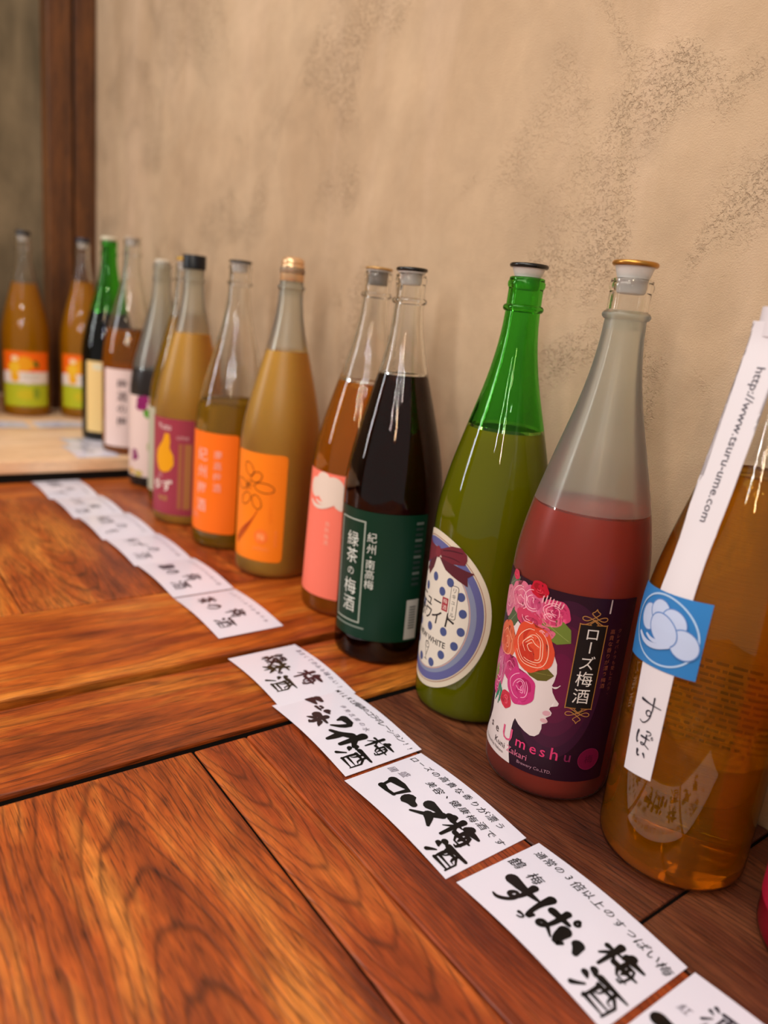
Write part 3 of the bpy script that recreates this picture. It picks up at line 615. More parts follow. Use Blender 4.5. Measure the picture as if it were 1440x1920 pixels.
# frosted yellow with flower
b = bottle('frosted bottle of cloudy yellow liqueur, gold cap, bright orange label with drawn black flower', -.8565, .4891, .0045, glass=g_frost_y, liquid=l_yuzu, level=.298)
pr = Sheet(); K = '5a2a08'
for (cx, cy_, a, r_) in ((-14, 146, 10, 2.2), (-2, 137, 9, .5), (10, 124, 14, -.1), (0, 104, 10, -1.1), (-18, 106, 10, -2.3), (-28, 124, 11, 2.9)):
    pr.ring(cx, cy_, a, 6.5, 1.1, K, 1.5, 24, rot=r_)
for i in range(7): a = i*.9; pr.stroke([(-14, 125), (-14+8*cos(a), 125+8*sin(a))], .9, K, 1.6)
for d in (0, 6, 12, 18): pr.stroke([(2-d*.3, 92-d*.6), (-14-d*.6, 62), (-34-d*.1, 40+d*.4)], 1.4, 'b84408', 1.4, sm=2)
for i, c_ in enumerate('オレンジ梅酒'): pr.text(c_, 20, 124-i*8.2, 7, 'ff8a10', 2, bold=.02)
pr.ell(9, 58, 10, 10, 'ff7a2a', 1.5); pr.text('梅', 9, 58, 11, 'ffb070', 2); pr.text('UMESHU', 9, 41, 6, 'ff9a58', 2); pr.text('リキュール', 27, 148, 4.5, 'ff9a20', 2); pr.vtext('本格梅酒', 29, 66, 6, 4.5, 'ff9248', 2)
label(b, 300, rrect(-48.5, 39, 23.5, 169, 6), 'ff8410', prints=pr)
lathe('screw_cap', [(0, .4140), (.0085, .4136), (.0128, .4118), (.0143, .4085), (.0145, .4060), (.0136, .4052), (.0145, .4044), (.0150, .4010), (.0150, .3962), (.0143, .3955), (.0152, .3948), (.0152, .3850), (.0148, .3842)], plain('e0b486', .28, .5, .6), b, 40)
# salmon label
b = bottle('clear bottle of amber liqueur with salmon pink label, just behind the dark bottle', -.7074, .5072, .0045, (.0087, .014), liquid=l_amber2, level=.2783)
pr = Sheet(); Wt = 'e8d2c2'
def plum(pr, ox, oy, k, col, line=None, lay=1.):
    for i_, (cx, cy_, a, b_, r_) in enumerate(((-15, 3, 9, 9.5, 0), (-5, 11, 9, 8, 0), (8, 8, 10, 8.5, -.3), (18, -4, 10.5, 10, -.5), (1, 0, 12.5, 10, -.5))):
        pr.ell(ox+cx*k, oy+cy_*k, a*k, b_*k, col, lay+.4*i_, rot=r_)
        if line: pr.ring(ox+cx*k, oy+cy_*k, a*k, b_*k, .8, line, lay+.4*i_+.2, 40, rot=r_)
    pr.stroke([(ox+8*k, oy-9*k), (ox-2*k, oy-14*k), (ox-13*k, oy-15*k), (ox-20*k, oy-11*k)], 3.2*k, col, lay+2., sm=2)
    pr.stroke([(ox+2*k, oy-9*k), (ox-6*k, oy-11*k), (ox-12*k, oy-9*k)], 2.4*k, col, lay+2., sm=2)
plum(pr, -12, 150, 1.25, Wt)
pr.vtext('完熟梅酒', -6, 114, 7.5, 6.5, 'f6b8a0', 2)
label(b, 300, rrect(-60, 40, 22.5, 174, 3), 'fa7c66', prints=pr); stopper(b, 'b98f56', .0012, .0155, True, .35, .5, .003)
lathe('stopper_skirt', [(.0110, .3872), (.0114, .3875), (.0116, .4010), (.0108, .4012), (.0108, .3872)], plain('8a8078', .4), b, 40)
# dark bottle
b = bottle('clear bottle of nearly black plum liqueur with dark green label and white vertical writing', -.5956, .4851, 0, (-.0147, -.0161), liquid=l_brown, level=.3037)
pr = Sheet(); Wt = 'cfd0c6'
def frame(pr, s0, s1, t0, t1, wd, col, lay=1.5):
    for a, b_ in (((s0, t0), (s1, t0)), ((s1, t0), (s1, t1)), ((s1, t1), (s0, t1)), ((s0, t1), (s0, t0))): pr.stroke([a, b_], wd, col, lay, taper=False)
frame(pr, -41, -6, 45, 156, 1.7, '9fa79a'); pr.stroke([(-42, 39), (0, 39.5)], 1.8, '7d8a7e', 1.5, taper=False)
for c_, t, sz in (('緑', 135, 19), ('茶', 117, 19), ('の', 100, 12), ('梅', 83, 20), ('酒', 63.5, 20)): pr.text(c_, -21, t, sz*.92, Wt, 2, bold=.008)
for c_, t, sz in (('紀', 141, 12), ('州', 128.5, 12), ('・', 120, 9), ('南', 112, 12), ('高', 101, 12), ('梅', 90, 12)): pr.text(c_, 2.6, t, sz*.94, Wt, 2, bold=.006)
for i in range(12): pr.poly([(48, 160-i*6), (57, 160-i*6), (57, 157-i*6), (48, 157-i*6)], '2c3a36' if i % 3 else '5c6660', 1.4)
pr.poly([(45, 30), (60, 30), (60, 75), (45, 75)], 'b9b6ae', 1.5)
for i in range(9): pr.poly([(49, 42+i*3), (57, 42+i*3), (57, 43.6+i*3), (49, 43.6+i*3)], '5a5a58', 2)
label(b, 300, rrect(-46, 62, 27.5, 167.5, 1.5), '03301f', prints=pr, rough=.4); stopper(b, '15130f', .0025, .0158)

# --- green bottle --------------------------------------------------------------------------
b = bottle('green glass bottle with oval blue polka dot label and dark red ribbon bow', -.4609, .494, 0, liquid=l_green, level=.2709, glass=g_green, scale=1.005)
pr = Sheet(); CX, CYY = -7, 99.5
pr.ring(CX, CYY, 61.5, 70.5, .55, '9a5a4a', 1.2); pr.ell(CX, CYY, 60, 69, '5f5f92', 1, 90); pr.ell(CX, CYY, 53.5, 61.5, '7f86a0', 1.3, 90)
pr.ring(CX, CYY, 47.5, 57.5, .9, 'c9a090', 1.6); pr.ell(CX, CYY, 46.5, 56.8, 'd9cfc0', 1.8, 90)
for s_, t in ((-39, 129), (-20, 141), (-2.6, 132.9), (-16.6, 119), (17.2, 133.6), (9.2, 122.4), (29.8, 123.3), (33.4, 108.0), (-26, 78.9), (-42, 108), (-40, 90), (-2.3, 83.6), (16.4, 85.2), (33.8, 90.4), (-27, 60.5), (29.3, 75.1), (-12.3, 48.4), (17.0, 62.1), (6, 50.1), (-38, 66), (-22, 100)):
    pr.ell(s_, t, 3.9, 4.3, '45507e', 2.1, 20)
Bw = '6e2530'; Bd = '56202a'
pr.poly([(-52, 166), (-40, 163), (-31, 163), (-18.4, 160.6), (-3.9, 160.1), (-3.1, 152.9), (-12.5, 147), (-28, 138), (-46, 134)], Bw, 2.3)
pr.poly([(-3.6, 159.2), (1.8, 161), (14, 167), (24, 168), (30, 163), (30.9, 158), (29, 153), (16.5, 151), (3.3, 152.4)], Bw, 2.5)
pr.poly([(-1, 153), (16.5, 151.4), (30.6, 148.7), (39, 147.5), (33.1, 142.5), (34.5, 134.2), (23.3, 138.2), (9.8, 143.4)], Bd, 2.3)
pr.poly([(-12, 151), (-4, 153), (-8, 140), (-16, 130), (-22, 134), (-30, 128)], Bd, 2.2)
pr.stroke([(4, 160), (14, 163), (26, 163.5)], 1.2, '4c1822', 2.8, sm=1); pr.stroke([(4, 155), (16, 156.5), (24, 155)], .9, '4c1822', 2.8, sm=1); pr.ell(-3.4, 156.6, 4.6, 5.4, '7a2a34', 3, 16)
T = '241c1c'
for ch, s_, t, sz in (('ニ', -21.5, 107.5, 15), ('ュ', -8.5, 107, 14), ('ー', 4.5, 111, 13), ('ホ', -22, 94, 16), ('ワ', -8.5, 94.5, 15), ('イ', 5, 96, 16), ('ト', 22, 97.5, 17)):
    pr.text(ch, s_, t, sz, T, 2.4, bold=.025, shear=.1)
pr.text('NEW WHITE', -1, 71.8, 8.2, T, 2.4, bold=.03, sx=.92)
pr.poly(rrect(19, 27, 99.5, 132, 2.5), T, 2.3); pr.poly(rrect(19.5, 26.5, 100, 131.5, 2.2), 'd9cfc0', 2.5); pr.vtext('リキュール', 23, 127.5, 5.9, 5.2, T, 2.7)
pr.poly([(10.8, 105), (17.6, 105), (17.6, 118), (10.8, 118)], 'a02a38', 2.5); pr.vtext('梅酒', 14.2, 114.6, 6, 5, 'e0c8bc', 2.7)
pr.ring(-3, 64.6, 3.4, 3.2, .45, T, 2.4, 16); pr.stroke([(-6.4, 64), (-3.2, 54), (-3.1, 50)], .5, T, 2.4, False); pr.stroke([(.4, 64), (-2.8, 54)], .5, T, 2.4, False); pr.stroke([(-5.5, 49.6), (-.8, 49.6)], .6, T, 2.4, False); pr.ring(-3, 66, 1.6, 1.4, .4, T, 2.5, 10)
s = Sheet(); s.ell(CX, CYY, 66.8, 76.3, 'd6c8b2', 0, 90); lb = s.build('label', wrap(262), b, .5, 4, 20); pr.build('print', wrap(262), lb, .5, 4, 20)
label(b, 82, rrect(-40, 40, 30, 150, 3), 'b8b49a', 'back_label')
stopper(b, '15120f', .0075, .0166)

# --- rose bottle -----------------------------------------------------------------------------
b = bottle('frosted rose plum liqueur bottle with gold cap and purple label of a flowered profile', -.3425, .4771, 0, liquid=l_pink, level=.2318, glass=g_frost, split=.3775, g2=g_clear, scale=1.005)
pr = Sheet(); SKIN = 'd9c9c6'; MAG = '6d1038'
# lighter magenta heart of the background (a printed gradient in steps)
for i, (a, c_) in enumerate(((34, '38102a'), (29, '430f2d'), (24, '4f0f31'), (18, '5a1034'), (12, '641038'))): pr.ell(4, 104, a, a*1.95, c_, .3+.12*i, 48)
face = [(-3.1, 127), (1.2, 118), (2.2, 110.7), (1.4, 103.7), (.2, 99.7), (1.6, 94.4), (4.6, 89.6), (7.6, 86.5), (7.0, 84.2), (2.0, 82.2), (1.2, 80.0), (3.6, 77.4), (3.2, 75.0), (-.3, 71.9), (1.2, 70.4), (1.0, 67.8), (-2.3, 65.8), (-1.9, 61.9), (-3.1, 56.8), (-6.2, 53.6), (-9.9, 52.8), (-15.1, 54.4), (-21, 57.5), (-25, 61), (-26.3, 57.0), (-27.2, 48), (-27.2, 37.0), (-25.2, 27), (-23.7, 20.6), (-72.0, 20.6), (-67, 30), (-60, 42), (-57, 52), (-58, 70), (-60, 120), (-40, 140)]
pr.poly(face, SKIN, 1.1)
pr.stroke([(-.3, 99.6), (3, 97.6), (6.2, 101.4)], .8, SKIN, 1.3, sm=2); pr.stroke([(.5, 98.5), (4.6, 99.8)], .6, SKIN, 1.3); pr.ell(-.2, 76, 3.2, 2.2, 'cf9aa4', 1.3, 14, rot=.3); pr.ell(-1.2, 69.2, 3, 1.8, 'd2a0a6', 1.3, 14)
def rose(cx, cy_, a, b_, col, dark, line, lay, seed=1, sp=3):
    rnd = random.Random(seed)
    pr.ell(cx, cy_, a, b_, col, lay, 44, wob=.045, seed=seed)
    for k in range(5):
        an = rnd.uniform(0, 6.28); pr.ell(cx+a*.38*cos(an), cy_+b_*.38*sin(an), a*.42, b_*.40, dark if k % 2 else col, lay+.08+.02*k, 20, wob=.05, seed=seed+k)
    for k in range(int(sp*1.4)):
        q = .18+.74*k/(sp*1.4); t0 = rnd.uniform(0, 6.28); n = rnd.randint(7, 12); w1 = rnd.uniform(.03, .10); w2 = rnd.uniform(.02, .08)
        pts = [(cx+a*(q+w1*sin(2.7*(t0+.36*i)))*cos(t0+.36*i), cy_+b_*(q+w2*cos(3.3*(t0+.36*i)))*sin(t0+.36*i)) for i in range(n)]
        pr.stroke(pts, .5, line, lay+.3, taper=True, sm=1)
def leaf(cx, cy_, l_, w_, rot, col, vein, lay):
    l_ *= 1.18; w_ *= 1.22
    p = [(-1, 0), (-.6, .55), (0, .95), (.55, .8), (1, .0), (.5, -.75), (-.1, -.9), (-.7, -.5)]
    pr.poly([(cx+(x*l_*cos(rot)-y*w_*sin(rot)), cy_+(x*l_*sin(rot)+y*w_*cos(rot))) for x, y in p], col, lay)
    pr.stroke([(cx-l_*.9*cos(rot), cy_-l_*.9*sin(rot)), (cx+l_*.85*cos(rot), cy_+l_*.85*sin(rot))], .5, vein, lay+.1)
leaf(-57, 150, 13, 6, 1.2, '5c6a50', '8a9a78', 1.2); leaf(-46, 139, 11, 6, .9, '4c5a3c', '7a8a60', 1.3); leaf(-52, 168, 9, 5, .6, '55604a', '808a70', 1.2)
rose(-39, 158, 15, 14, 'cf6a84', 'c25074', 'f0b8c0', 1.4, 3); rose(-27, 161, 11, 12, 'c85a7e', 'b8406a', 'f2b4c0', 1.6, 5)
rose(-57, 150, 10, 13, 'd0788c', 'c46080', 'efb8c0', 1.5, 8, 2); rose(-22, 172, 8, 6.5, 'b8142c', '96101f', 'd84050', 1.7, 9, 2); rose(-50, 174, 5, 4, 'c83050', 'a02038', 'e06070', 1.6, 11, 1)
rose(-7, 158, 12, 10, 'c83a68', 'a82452', 'f4a6b8', 1.5, 12); rose(-10, 153, 10, 7, 'd8627e', 'c23a62', 'f4b8c2', 1.6, 19, 2)
for i in range(7): pr.stroke([(-18+i*2.6, 163), (-17+i*2.6, 170-i*.6)], 1.1, 'dfa0a8', 1.7)
rose(-28, 146, 13, 8, 'c43a5c', 'a83050', 'f2a8b4', 1.7, 14, 2); rose(-14, 140, 10, 5.5, 'd0647a', 'c04a68', 'f0a8b4', 1.75, 15, 1)
leaf(-4, 144, 12, 8.5, -.5, '6a7a30', '8f9a50', 1.6)
rose(-50, 118, 14, 17, 'd0603c', 'c04a30', 'f0a484', 1.5, 21); rose(-56, 92, 11, 20, 'c05a80', 'b03a6c', 'ecb0c4', 1.55, 22); rose(-39, 99, 11, 11, 'b83468', '9c2050', 'e080a0', 1.55, 25, 2)
rose(-20.5, 124.5, 18.5, 20, 'd2492c', 'bc3220', 'f2c0a4', 2.0, 30, 5)
leaf(-11, 106.5, 10, 5.5, .15, '5c5420', '7e7438', 1.8)
rose(-25.5, 88.5, 14, 15, 'c03070', 'a81c58', 'f0a8c4', 2.0, 37, 4); rose(-56, 76, 8, 9, 'c8447c', 'a82860', 'e898b4', 1.6, 41, 2)
rose(-38.5, 71, 7, 7.5, 'c0283c', 'a01c30', 'e06070', 1.9, 44, 2)
for i in range(6): pr.stroke([(-50+i*1.2, 80-i*1.2), (-55+i*2.1, 62+(i % 3)*3)], 1.5, '1f6a52' if i % 2 else '2f8a6a', 1.8)
leaf(-60, 84, 9, 3.5, 1.4, '7a8840', '9aa860', 1.7)
# banner
pr.poly([(12, 154.5), (33, 154.5), (33, 84.5), (12, 84.5)], 'b07838', 1.6); pr.poly([(12.7, 153.8), (32.3, 153.8), (32.3, 85.2), (12.7, 85.2)], '17100e', 1.8)
pr.poly([(17, 158), (28, 158), (22.6, 152)], '17100e', 1.85); pr.poly([(17, 81), (28, 81), (22.6, 87)], '17100e', 1.85)
for ch, t, sz in (('ロ', 146.5, 11.5), ('ー', 136, 11.5), ('ズ', 123.5, 12.5), ('梅', 110, 13.5), ('酒', 95.5, 13.5)): pr.text(ch, 22.7, t, sz, 'e6dcd4', 2.2, rot=(-pi/2 if ch == 'ー' else 0))
for sg, t0 in ((1, 157.5), (-1, 81.5)):
    for sx in (1, -1):
        pts = [(22.6+sx*x, t0+sg*y) for x, y in ((-3, -2.5), (0, 0), (4, 2.5), (8.4, 3.4), (9.8, 1.2), (7, -.6), (3, .8), (-2, 4.5), (-3.4, 6.2), (-1, 7.4), (0, 9.4))]
        pr.stroke(pts, .65, 'b57c42', 2.1, sm=2, taper=False)
        pr.stroke([(22.6+sx*x, t0+sg*y) for x, y in ((10.4, -3), (8, -3.8), (4, -2), (0, 1))], .6, 'b57c42', 2.1, sm=2, taper=False)
for i, ch in enumerate('高貴な香りが漂う梅酒'): pr.text(ch, 38.2, 149.5-i*5.0, 4.3, '8a4a34', 2)
for i, ch in enumerate('クレオパトラも愛したバラ、'): pr.text(ch, 44.6, 150-i*4.4, 3.7, '7e4232', 2)
pr.poly([(32.2, 164), (33.4, 164), (33.2, 175), (32.4, 175)], 'c9b4b0', 2)
PK = 'd8386c'
for ch, s_, t, sz, c_ in (('s', -52, 41.6, 10, '3a2426'), ('e', -43, 41.4, 10, '3a2426'), ('U', -30, 44.5, 17, 'cf4a74'), ('m', -16.4, 41.8, 13, PK), ('e', -5.6, 41.3, 13, PK), ('s', 2, 41.4, 13, PK), ('h', 11, 43.2, 15, PK), ('u', 21.4, 41, 13, '7a2048')): pr.text(ch, s_, t, sz, c_, 2.2, bold=.015)
pr.text('Kuni', -37.5, 32.2, 7.6, '3a2a2c', 2.2); pr.text('Zakari', -19, 32.4, 7.6, 'cf6a86', 2.2)
pr.text('Produced by Nakano', -47, 26.3, 3.6, '4a3a3c', 2.2); pr.text('Brewery Co.,LTD.', -3, 26.4, 3.8, 'b08090', 2.2)
pr.ell(39.5, 40.5, 9.4, 9.4, '6e0e34', 2, 32); pr.ring(39.5, 40.5, 9.4, 9.4, .4, '8a2048', 2.2, 32); pr.text('梅', 39.5, 40.5, 8, '4c0a26', 2.3)
lb = label(b, 300, rrect(-76, 57, 20.2, 175.5, 1), '26071a', prints=pr, rough=.42)
stopper(b, 'c08a40', .0085, .0164, True, .3, .85)

# --- amber bottle with strap ------------------------------------------------------------------
b = bottle('clear bottle of amber liqueur with long white paper strap and square blue sticker', -.2258, .4843, 0, liquid=l_amber, level=.287)
TH = 256
HP = [(0, .0515), (.17, .0527), (.19, .0521), (.205, .0503), (.22, .0475), (.24, .0433), (.37, .0178), (.402, .0178)]
def RH(z):
    z = min(max(z, 0), .402)
    for (a, ra), (b_, rb) in zip(HP[:-1], HP[1:]):
        if z <= b_: return ra+(rb-ra)*(z-a)/(b_-a)
    return HP[-1][1]
def strapmap(s, t, lay):
    z = t/1000; r = RH(z)+.0006+lay*.00022; a0 = radians(TH); a = a0+s/52.8
    p1 = Vector((r*cos(a), r*sin(a), z)); p2 = Vector((r*cos(a0)-s/1000*sin(a0), r*sin(a0)+s/1000*cos(a0), z))
    k = min(1, max(0, (z-.20)/.08)); k = k*k*(3-2*k)
    return p1.lerp(p2, k)
s = Sheet(); s.poly([(-8.5, 69.5), (15.5, 73.5), (14.5, 150), (15.5, 210), (16, 250), (15, 290), (14, 381), (-14, 381), (-12, 330), (-10, 280), (-9.5, 240), (-9, 200), (-12, 150)], 'dcd4d8', 0)
strap = s.build('paper_strap', strapmap, b, .5, 3, 6)
sp = Sheet()
st = 'http://www.tsuru-ume.com'
v, f = text_geo(st, .01); wd = max(a for a, _ in v)-min(a for a, _ in v); sc_ = 99/wd
sp.text(st, 2.5, 304, sc_, '55505a', 1.5, rot=-pi/2, bold=.01)
INKS = '2a2632'
sp.build('print', strapmap, strap, .5, 3, 6); sp = Sheet()
sp.glyph('す', 4.5, 121, 18, 22, INKS, 1.0, 1.6, .3, 3); sp.glyph('っ', 7.5, 106.5, 6, 6, INKS, .9, 1.6, .1, 4); sp.glyph('ぱ', 4, 99, 15, 11, INKS, 1.0, 1.6, .2, 5); sp.glyph('い', 4, 88, 9, 6, INKS, 1.0, 1.6, .2, 6)
sp.build('print', strapmap, strap, .5, 3, 6)
s = Sheet(); s.poly([(-44, 200), (29.5, 207.5), (29.3, 155.2), (-33, 148.5)], '2f78b8', 1.2); stk = s.build('blue_sticker', lambda s_, t, l_: wrap(TH)(s_, t, l_+1.2), b, .45, 3, 6)
sp = Sheet(); sp.ring(-1, 179, 27.5, 23.5, 1.3, 'a9c4e2', 2.8); plum(sp, 0, 180, .98, 'b9c6e2', '5a80ba', 2.8)
sp.build('print', lambda s_, t, l_: wrap(TH)(s_, t, l_+1.2), stk, .45, 3, 6)
# loop of the strap round the neck
s = Sheet(); s.poly([(-112, 372), (112, 372), (112, 390), (-112, 390)], 'dcd4d8', 0)
s.build('strap_loop', lambda s_, t, l_: Vector(((.0192)*cos(radians(TH)+s_/112*pi), .0192*sin(radians(TH)+s_/112*pi), t/1000)), b, .5, 8, 10)
# film label on the far side, seen through the liqueur
bk = Sheet()
for i in range(13):
    x = -34
    rnd = random.Random(i)
    while x < 30:
        w_ = rnd.uniform(1.5, 5); bk.poly([(x, 140-i*5.2), (min(31, x+w_), 140-i*5.2), (min(31, x+w_), 142.4-i*5.2), (x, 142.4-i*5.2)], '2a1208', .5); x += w_+rnd.uniform(.4, 1.4)
bk.build('back_label_print', wrap(100), b, .6, 4, 20)
stopper(b, '15120f', .0075, .0158)

# --- crimson bottle at the right edge -----------------------------------------------------------
b = bottle('crimson liqueur bottle cut off by the right edge beside the amber bottle', -.1045, .4895, 0, liquid=l_red, level=.25)
label(b, 262, rrect(-60, 60, 26, 150, 4), 'a80c30'); stopper(b, 'c08a40', .0085, .0164, True, .3, .85)

# ------------------------------------------------------------------ cards
CW, CH = 122., 80.
def card(label_, x0, y0, rot, pr, z=.0, lift=.0035, w_=CW, h_=CH, far=0.):
    c_ = thing('paper_card', label_, 'card', (x0, y0, z), 'laminated handwritten cards in a row', (0, 0, rot))
    def fm(s_, t, lay):
        u = s_/w_; zz = .0004+lift*sin(pi*min(1, max(0, u)))+lay*.00012
        return Vector((s_/1000, t/1000, zz+far*u))
    # laminated sheet: top, bottom, film margin
    bm = bmesh.new(); n = 16; top = []; bot = []
    for i in range(n+1):
        for t in (0., h_):
            p = fm(w_*i/n, t, 0); top.append(bm.verts.new(p)); bot.append(bm.verts.new(p-Vector((0, 0, .00035))))
    for i in range(n):
        a, b_, c1, d = 2*i, 2*i+2, 2*i+3, 2*i+1
        bm.faces.new((top[a], top[b_], top[c1], top[d])); bm.faces.new((bot[a], bot[d], bot[c1], bot[b_]))
        bm.faces.new((top[a], bot[a], bot[b_], top[b_])); bm.faces.new((top[d], top[c1], bot[c1], bot[d]))
    bm.faces.new((top[0], top[1], bot[1], bot[0])); bm.faces.new((top[2*n], bot[2*n], bot[2*n+1], top[2*n+1]))
    bmesh.ops.recalc_face_normals(bm, faces=bm.faces)
    sh = link('sheet', bm_mesh('sheet', bm), c_, [m_card], True)
    try: sh.data.set_sharp_from_angle(angle=radians(40))
    except Exception: pass
    if pr and pr.items: pr.build('print', lambda a, b__, l_: fm(a, b__, l_+.6), sh, .35, 8, None)
    return c_
m_card, nt, out = newmat('laminated_paper')
bs = N(nt, 'BsdfPrincipled'); bs.inputs['Base Color'].default_value = (*lin('e6e1ee'), 1); bs.inputs['Roughness'].default_value = .45; bs.inputs['Coat Weight'].default_value = .5; bs.inputs['Coat Roughness'].default_value = .12
tc = N(nt, 'TexCoord'); nz = N(nt, 'TexNoise'); nz.inputs['Scale'].default_value = 40; L(nt, tc.outputs['Object'], nz.inputs['Vector'])
bu = N(nt, 'Bump'); bu.inputs['Strength'].default_value = .08; bu.inputs['Distance'].default_value = .001; L(nt, nz.outputs[0], bu.inputs['Height']); L(nt, bu.outputs[0], bs.inputs['Normal']); L(nt, bs.outputs[0], out.inputs[0])

def small(pr, txt, x0, x1, y0, y1, size, col=INK, seed=1, shear=.15, sizes=None):
    rnd = random.Random(seed); n = len(txt)
    for i, ch in enumerate(txt):
        k = i/max(1, n-1); sz = size*(sizes[i] if sizes else rnd.uniform(.88, 1.12))
        pr.text(ch, x0+(x1-x0)*k, y0+(y1-y0)*k+rnd.uniform(-.6, .6), sz, col, 2, rot=rnd.uniform(-.12, .08), shear=shear, bold=.006)
# card 4  (すっぱい梅酒)
pr = Sheet()
pr.glyph('す', 30, 27, 27, 28, INK, 4.6, 2, .5, 1, sm=2); pr.glyph('っ', 44, 16, 8, 8, INK, 1.9, 2, .2, 2); pr.glyph('ぱ', 56, 30, 28, 30, INK, 4.0, 2, .5, 3, sm=2); pr.glyph('い', 75, 25, 19, 18, INK, 4.6, 2, .5, 4)
pr.glyph('梅', 100, 42, 25, 24, INK, 3.6, 2, .4, 5); pr.glyph('酒', 106, 16, 26, 22, INK, 3.0, 2, .4, 6)
small(pr, '通常の3倍以上のすっぱい梅', 11, 116, 70, 66, 8.5, INK, 3); small(pr, '鶴梅', 8, 26, 50, 49, 12, INK, 4)
card('handwritten white card in front of the amber bottle, with big brush writing', -.2785, .3155, radians(-1.5), pr, .0003)
# card 3 (ローズ梅酒)
pr = Sheet()
pr.glyph('ロ', 29, 27, 27, 24, INK, 4.4, 2, .4, 11, sm=0); pr.glyph('ー', 51, 27, 12, 10, INK, 6.2, 2, .3, 12); pr.glyph('ズ', 69, 30, 26, 26, INK, 5.0, 2, .4, 13, sm=2)
pr.glyph('梅', 95, 36, 25, 25, INK, 3.8, 2, .4, 14); pr.glyph('酒', 106, 14, 24, 20, INK, 3.2, 2, .4, 15)
small(pr, 'ローズの高貴な香りが漂う', 6, 104, 68, 71, 8, INK, 7); small(pr, '美容、健康梅酒です', 42, 116, 55, 58, 8.5, INK, 8)
small(pr, '國盛', 8, 19, 43, 47, 8, GREYINK, 9)
card('handwritten white card in front of the rose bottle, two small lines above big writing', -.4065, .3105, radians(.3), pr, .0003)
# card 2 (ニューホワイト梅酒)
pr = Sheet()
pr.glyph('ニ', 12, 40, 17, 16, '2a1f22', 5.2, 2, .3, 21); pr.glyph('ュ', 27, 37, 12, 12, '2a1f22', 3.0, 2, .2, 22); pr.glyph('ー', 38, 37, 8, 6, '2a1f22', 3.4, 2, .2, 23)
pr.glyph('ホ', 44, 22, 24, 20, '2a2224', 4.6, 2, .3, 24); pr.glyph('ワ', 60, 37, 19, 21, INK, 4.6, 2, .3, 25); pr.glyph('イ', 73, 24, 21, 24, INK, 4.8, 2, .3, 26); pr.glyph('ト', 88, 31, 19, 26, INK, 5.0, 2, .3, 27)
pr.glyph('酒', 105, 20, 24, 24, INK, 2.9, 2, .3, 28); pr.glyph('梅', 103, 47, 23, 22, INK, 2.4, 2, .3, 29)
small(pr, 'MILKと梅酒のコラボレーション!!', 6, 117, 69, 71, 7.5, INK, 17); small(pr, '伊勢志摩の水', 36, 78, 55, 52, 6, GREYINK, 18)
card('handwritten white card in front of the green bottle, overlapping its neighbour', -.5315, .3130, radians(.2), pr, .0012, .0035)
# card 1 (緑茶の梅酒)
pr = Sheet()
pr.glyph('緑', 26, 40, 23, 26, '2c2024', 2.6, 2, .4, 31); pr.glyph('茶', 45, 31, 22, 26, '2a2a1c', 3.0, 2, .4, 32); pr.glyph('の', 56, 30, 7, 6, '3a3040', 1.2, 2, .1, 33); pr.glyph('梅', 76, 50, 25, 24, '3c2026', 3.4, 2, .3, 34); pr.glyph('酒', 76, 21, 25, 24, '24241a', 3.0, 2, .3, 35)
small(pr, 'あまくて渋みも味わい!!', 20, 112, 73, 70, 7, '6a6070', 19)
card('handwritten white card in front of the dark green labelled bottle, straddling the seam', -.6345, .3170, radians(.3), pr, .0008, .0038, w_=118.)
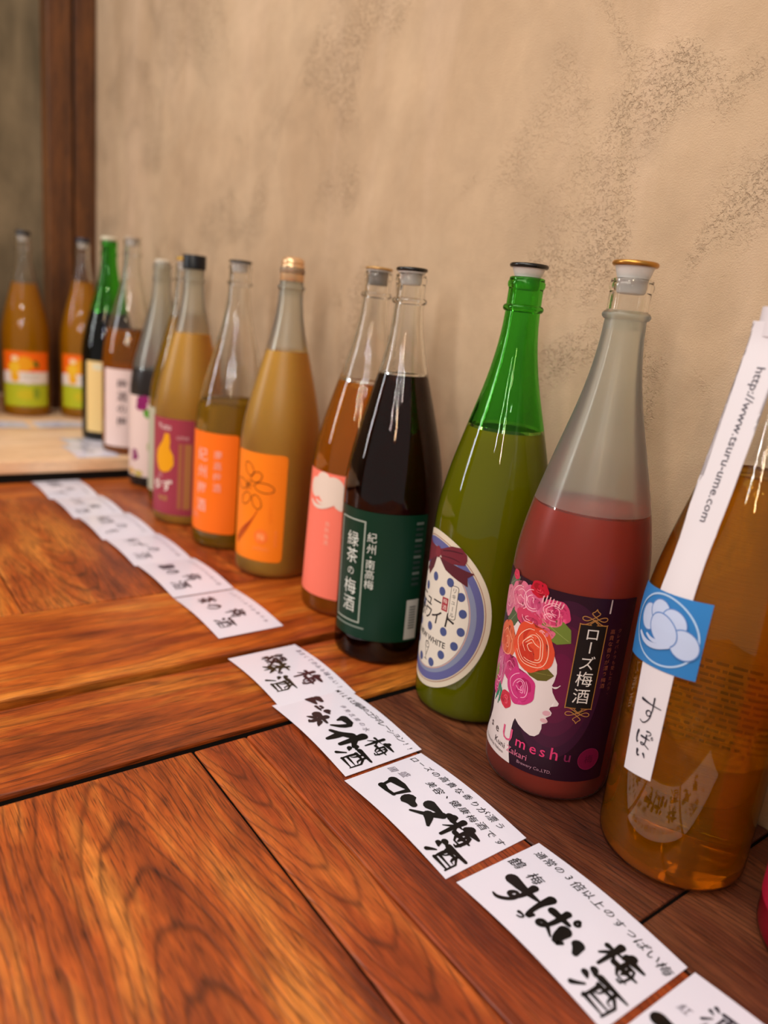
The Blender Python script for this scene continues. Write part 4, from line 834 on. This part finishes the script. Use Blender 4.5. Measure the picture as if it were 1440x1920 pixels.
# card 5
pr = Sheet(); pr.glyph('酒', 30, 60, 20, 16, '2a2630', 1.6, 2, .2, 41); small(pr, '厚な', 42, 66, 58, 56, 10, INK, 20); pr.glyph('す', 18, 26, 24, 24, INK, 4.6, 2, .4, 42); small(pr, '紅梅', 12, 26, 50, 50, 8, GREYINK, 21); pr.glyph('も', 46, 24, 24, 26, INK, 4.4, 2, .4, 43)
card('handwritten white card at the bottom right corner, cut off by the picture edge', -.1515, .3130, radians(-1.2), pr, .0003)
# far strip of cards, overlapping like shingles
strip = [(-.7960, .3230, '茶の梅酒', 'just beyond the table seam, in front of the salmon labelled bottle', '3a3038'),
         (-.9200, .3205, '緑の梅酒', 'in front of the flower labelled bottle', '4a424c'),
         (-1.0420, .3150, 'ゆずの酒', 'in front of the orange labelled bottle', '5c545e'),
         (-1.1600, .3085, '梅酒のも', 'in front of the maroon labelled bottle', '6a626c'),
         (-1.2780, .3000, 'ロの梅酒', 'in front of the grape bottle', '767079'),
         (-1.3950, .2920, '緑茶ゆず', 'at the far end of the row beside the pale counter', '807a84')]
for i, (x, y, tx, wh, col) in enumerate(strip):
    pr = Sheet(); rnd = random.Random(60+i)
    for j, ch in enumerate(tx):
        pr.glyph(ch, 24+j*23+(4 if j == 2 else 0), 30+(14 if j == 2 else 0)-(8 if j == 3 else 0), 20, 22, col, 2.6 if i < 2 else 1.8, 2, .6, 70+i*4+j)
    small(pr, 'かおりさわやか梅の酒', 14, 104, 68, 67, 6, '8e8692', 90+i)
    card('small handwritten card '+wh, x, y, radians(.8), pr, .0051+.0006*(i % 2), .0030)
for i, (x, y, wh) in enumerate(((-1.60, .388, 'lying on the pale counter before the cream labelled bottle'), (-1.520, .372, 'on the pale counter edge by the pink labelled bottle'))):
    pr = Sheet(); [pr.glyph(ch, 22+j*24, 34, 18, 20, '8a8a92', 1.6, 2, .5, 100+i*5+j) for j, ch in enumerate('梅の酒')]
    card('small white card '+wh, x, y, radians(2), pr, CZ+.0003+.0008*i, .002, 112., 78.)
for i, (y, wh) in enumerate(((.31, 'before the left orange fruit bottle'), (.43, 'before the navy capped fruit bottle'), (.19, 'at the left picture edge'))):
    pr = Sheet(); [pr.glyph(ch, 20+j*26, 36, 18, 20, 'a09aa4', 1.6, 2, .5, 120+i*5+j) for j, ch in enumerate('ゆずの')]
    card('white card lying on the pale counter '+wh, -1.722, y-.052, radians(90), pr, CZ+.0003, .0015, 104., 76.)
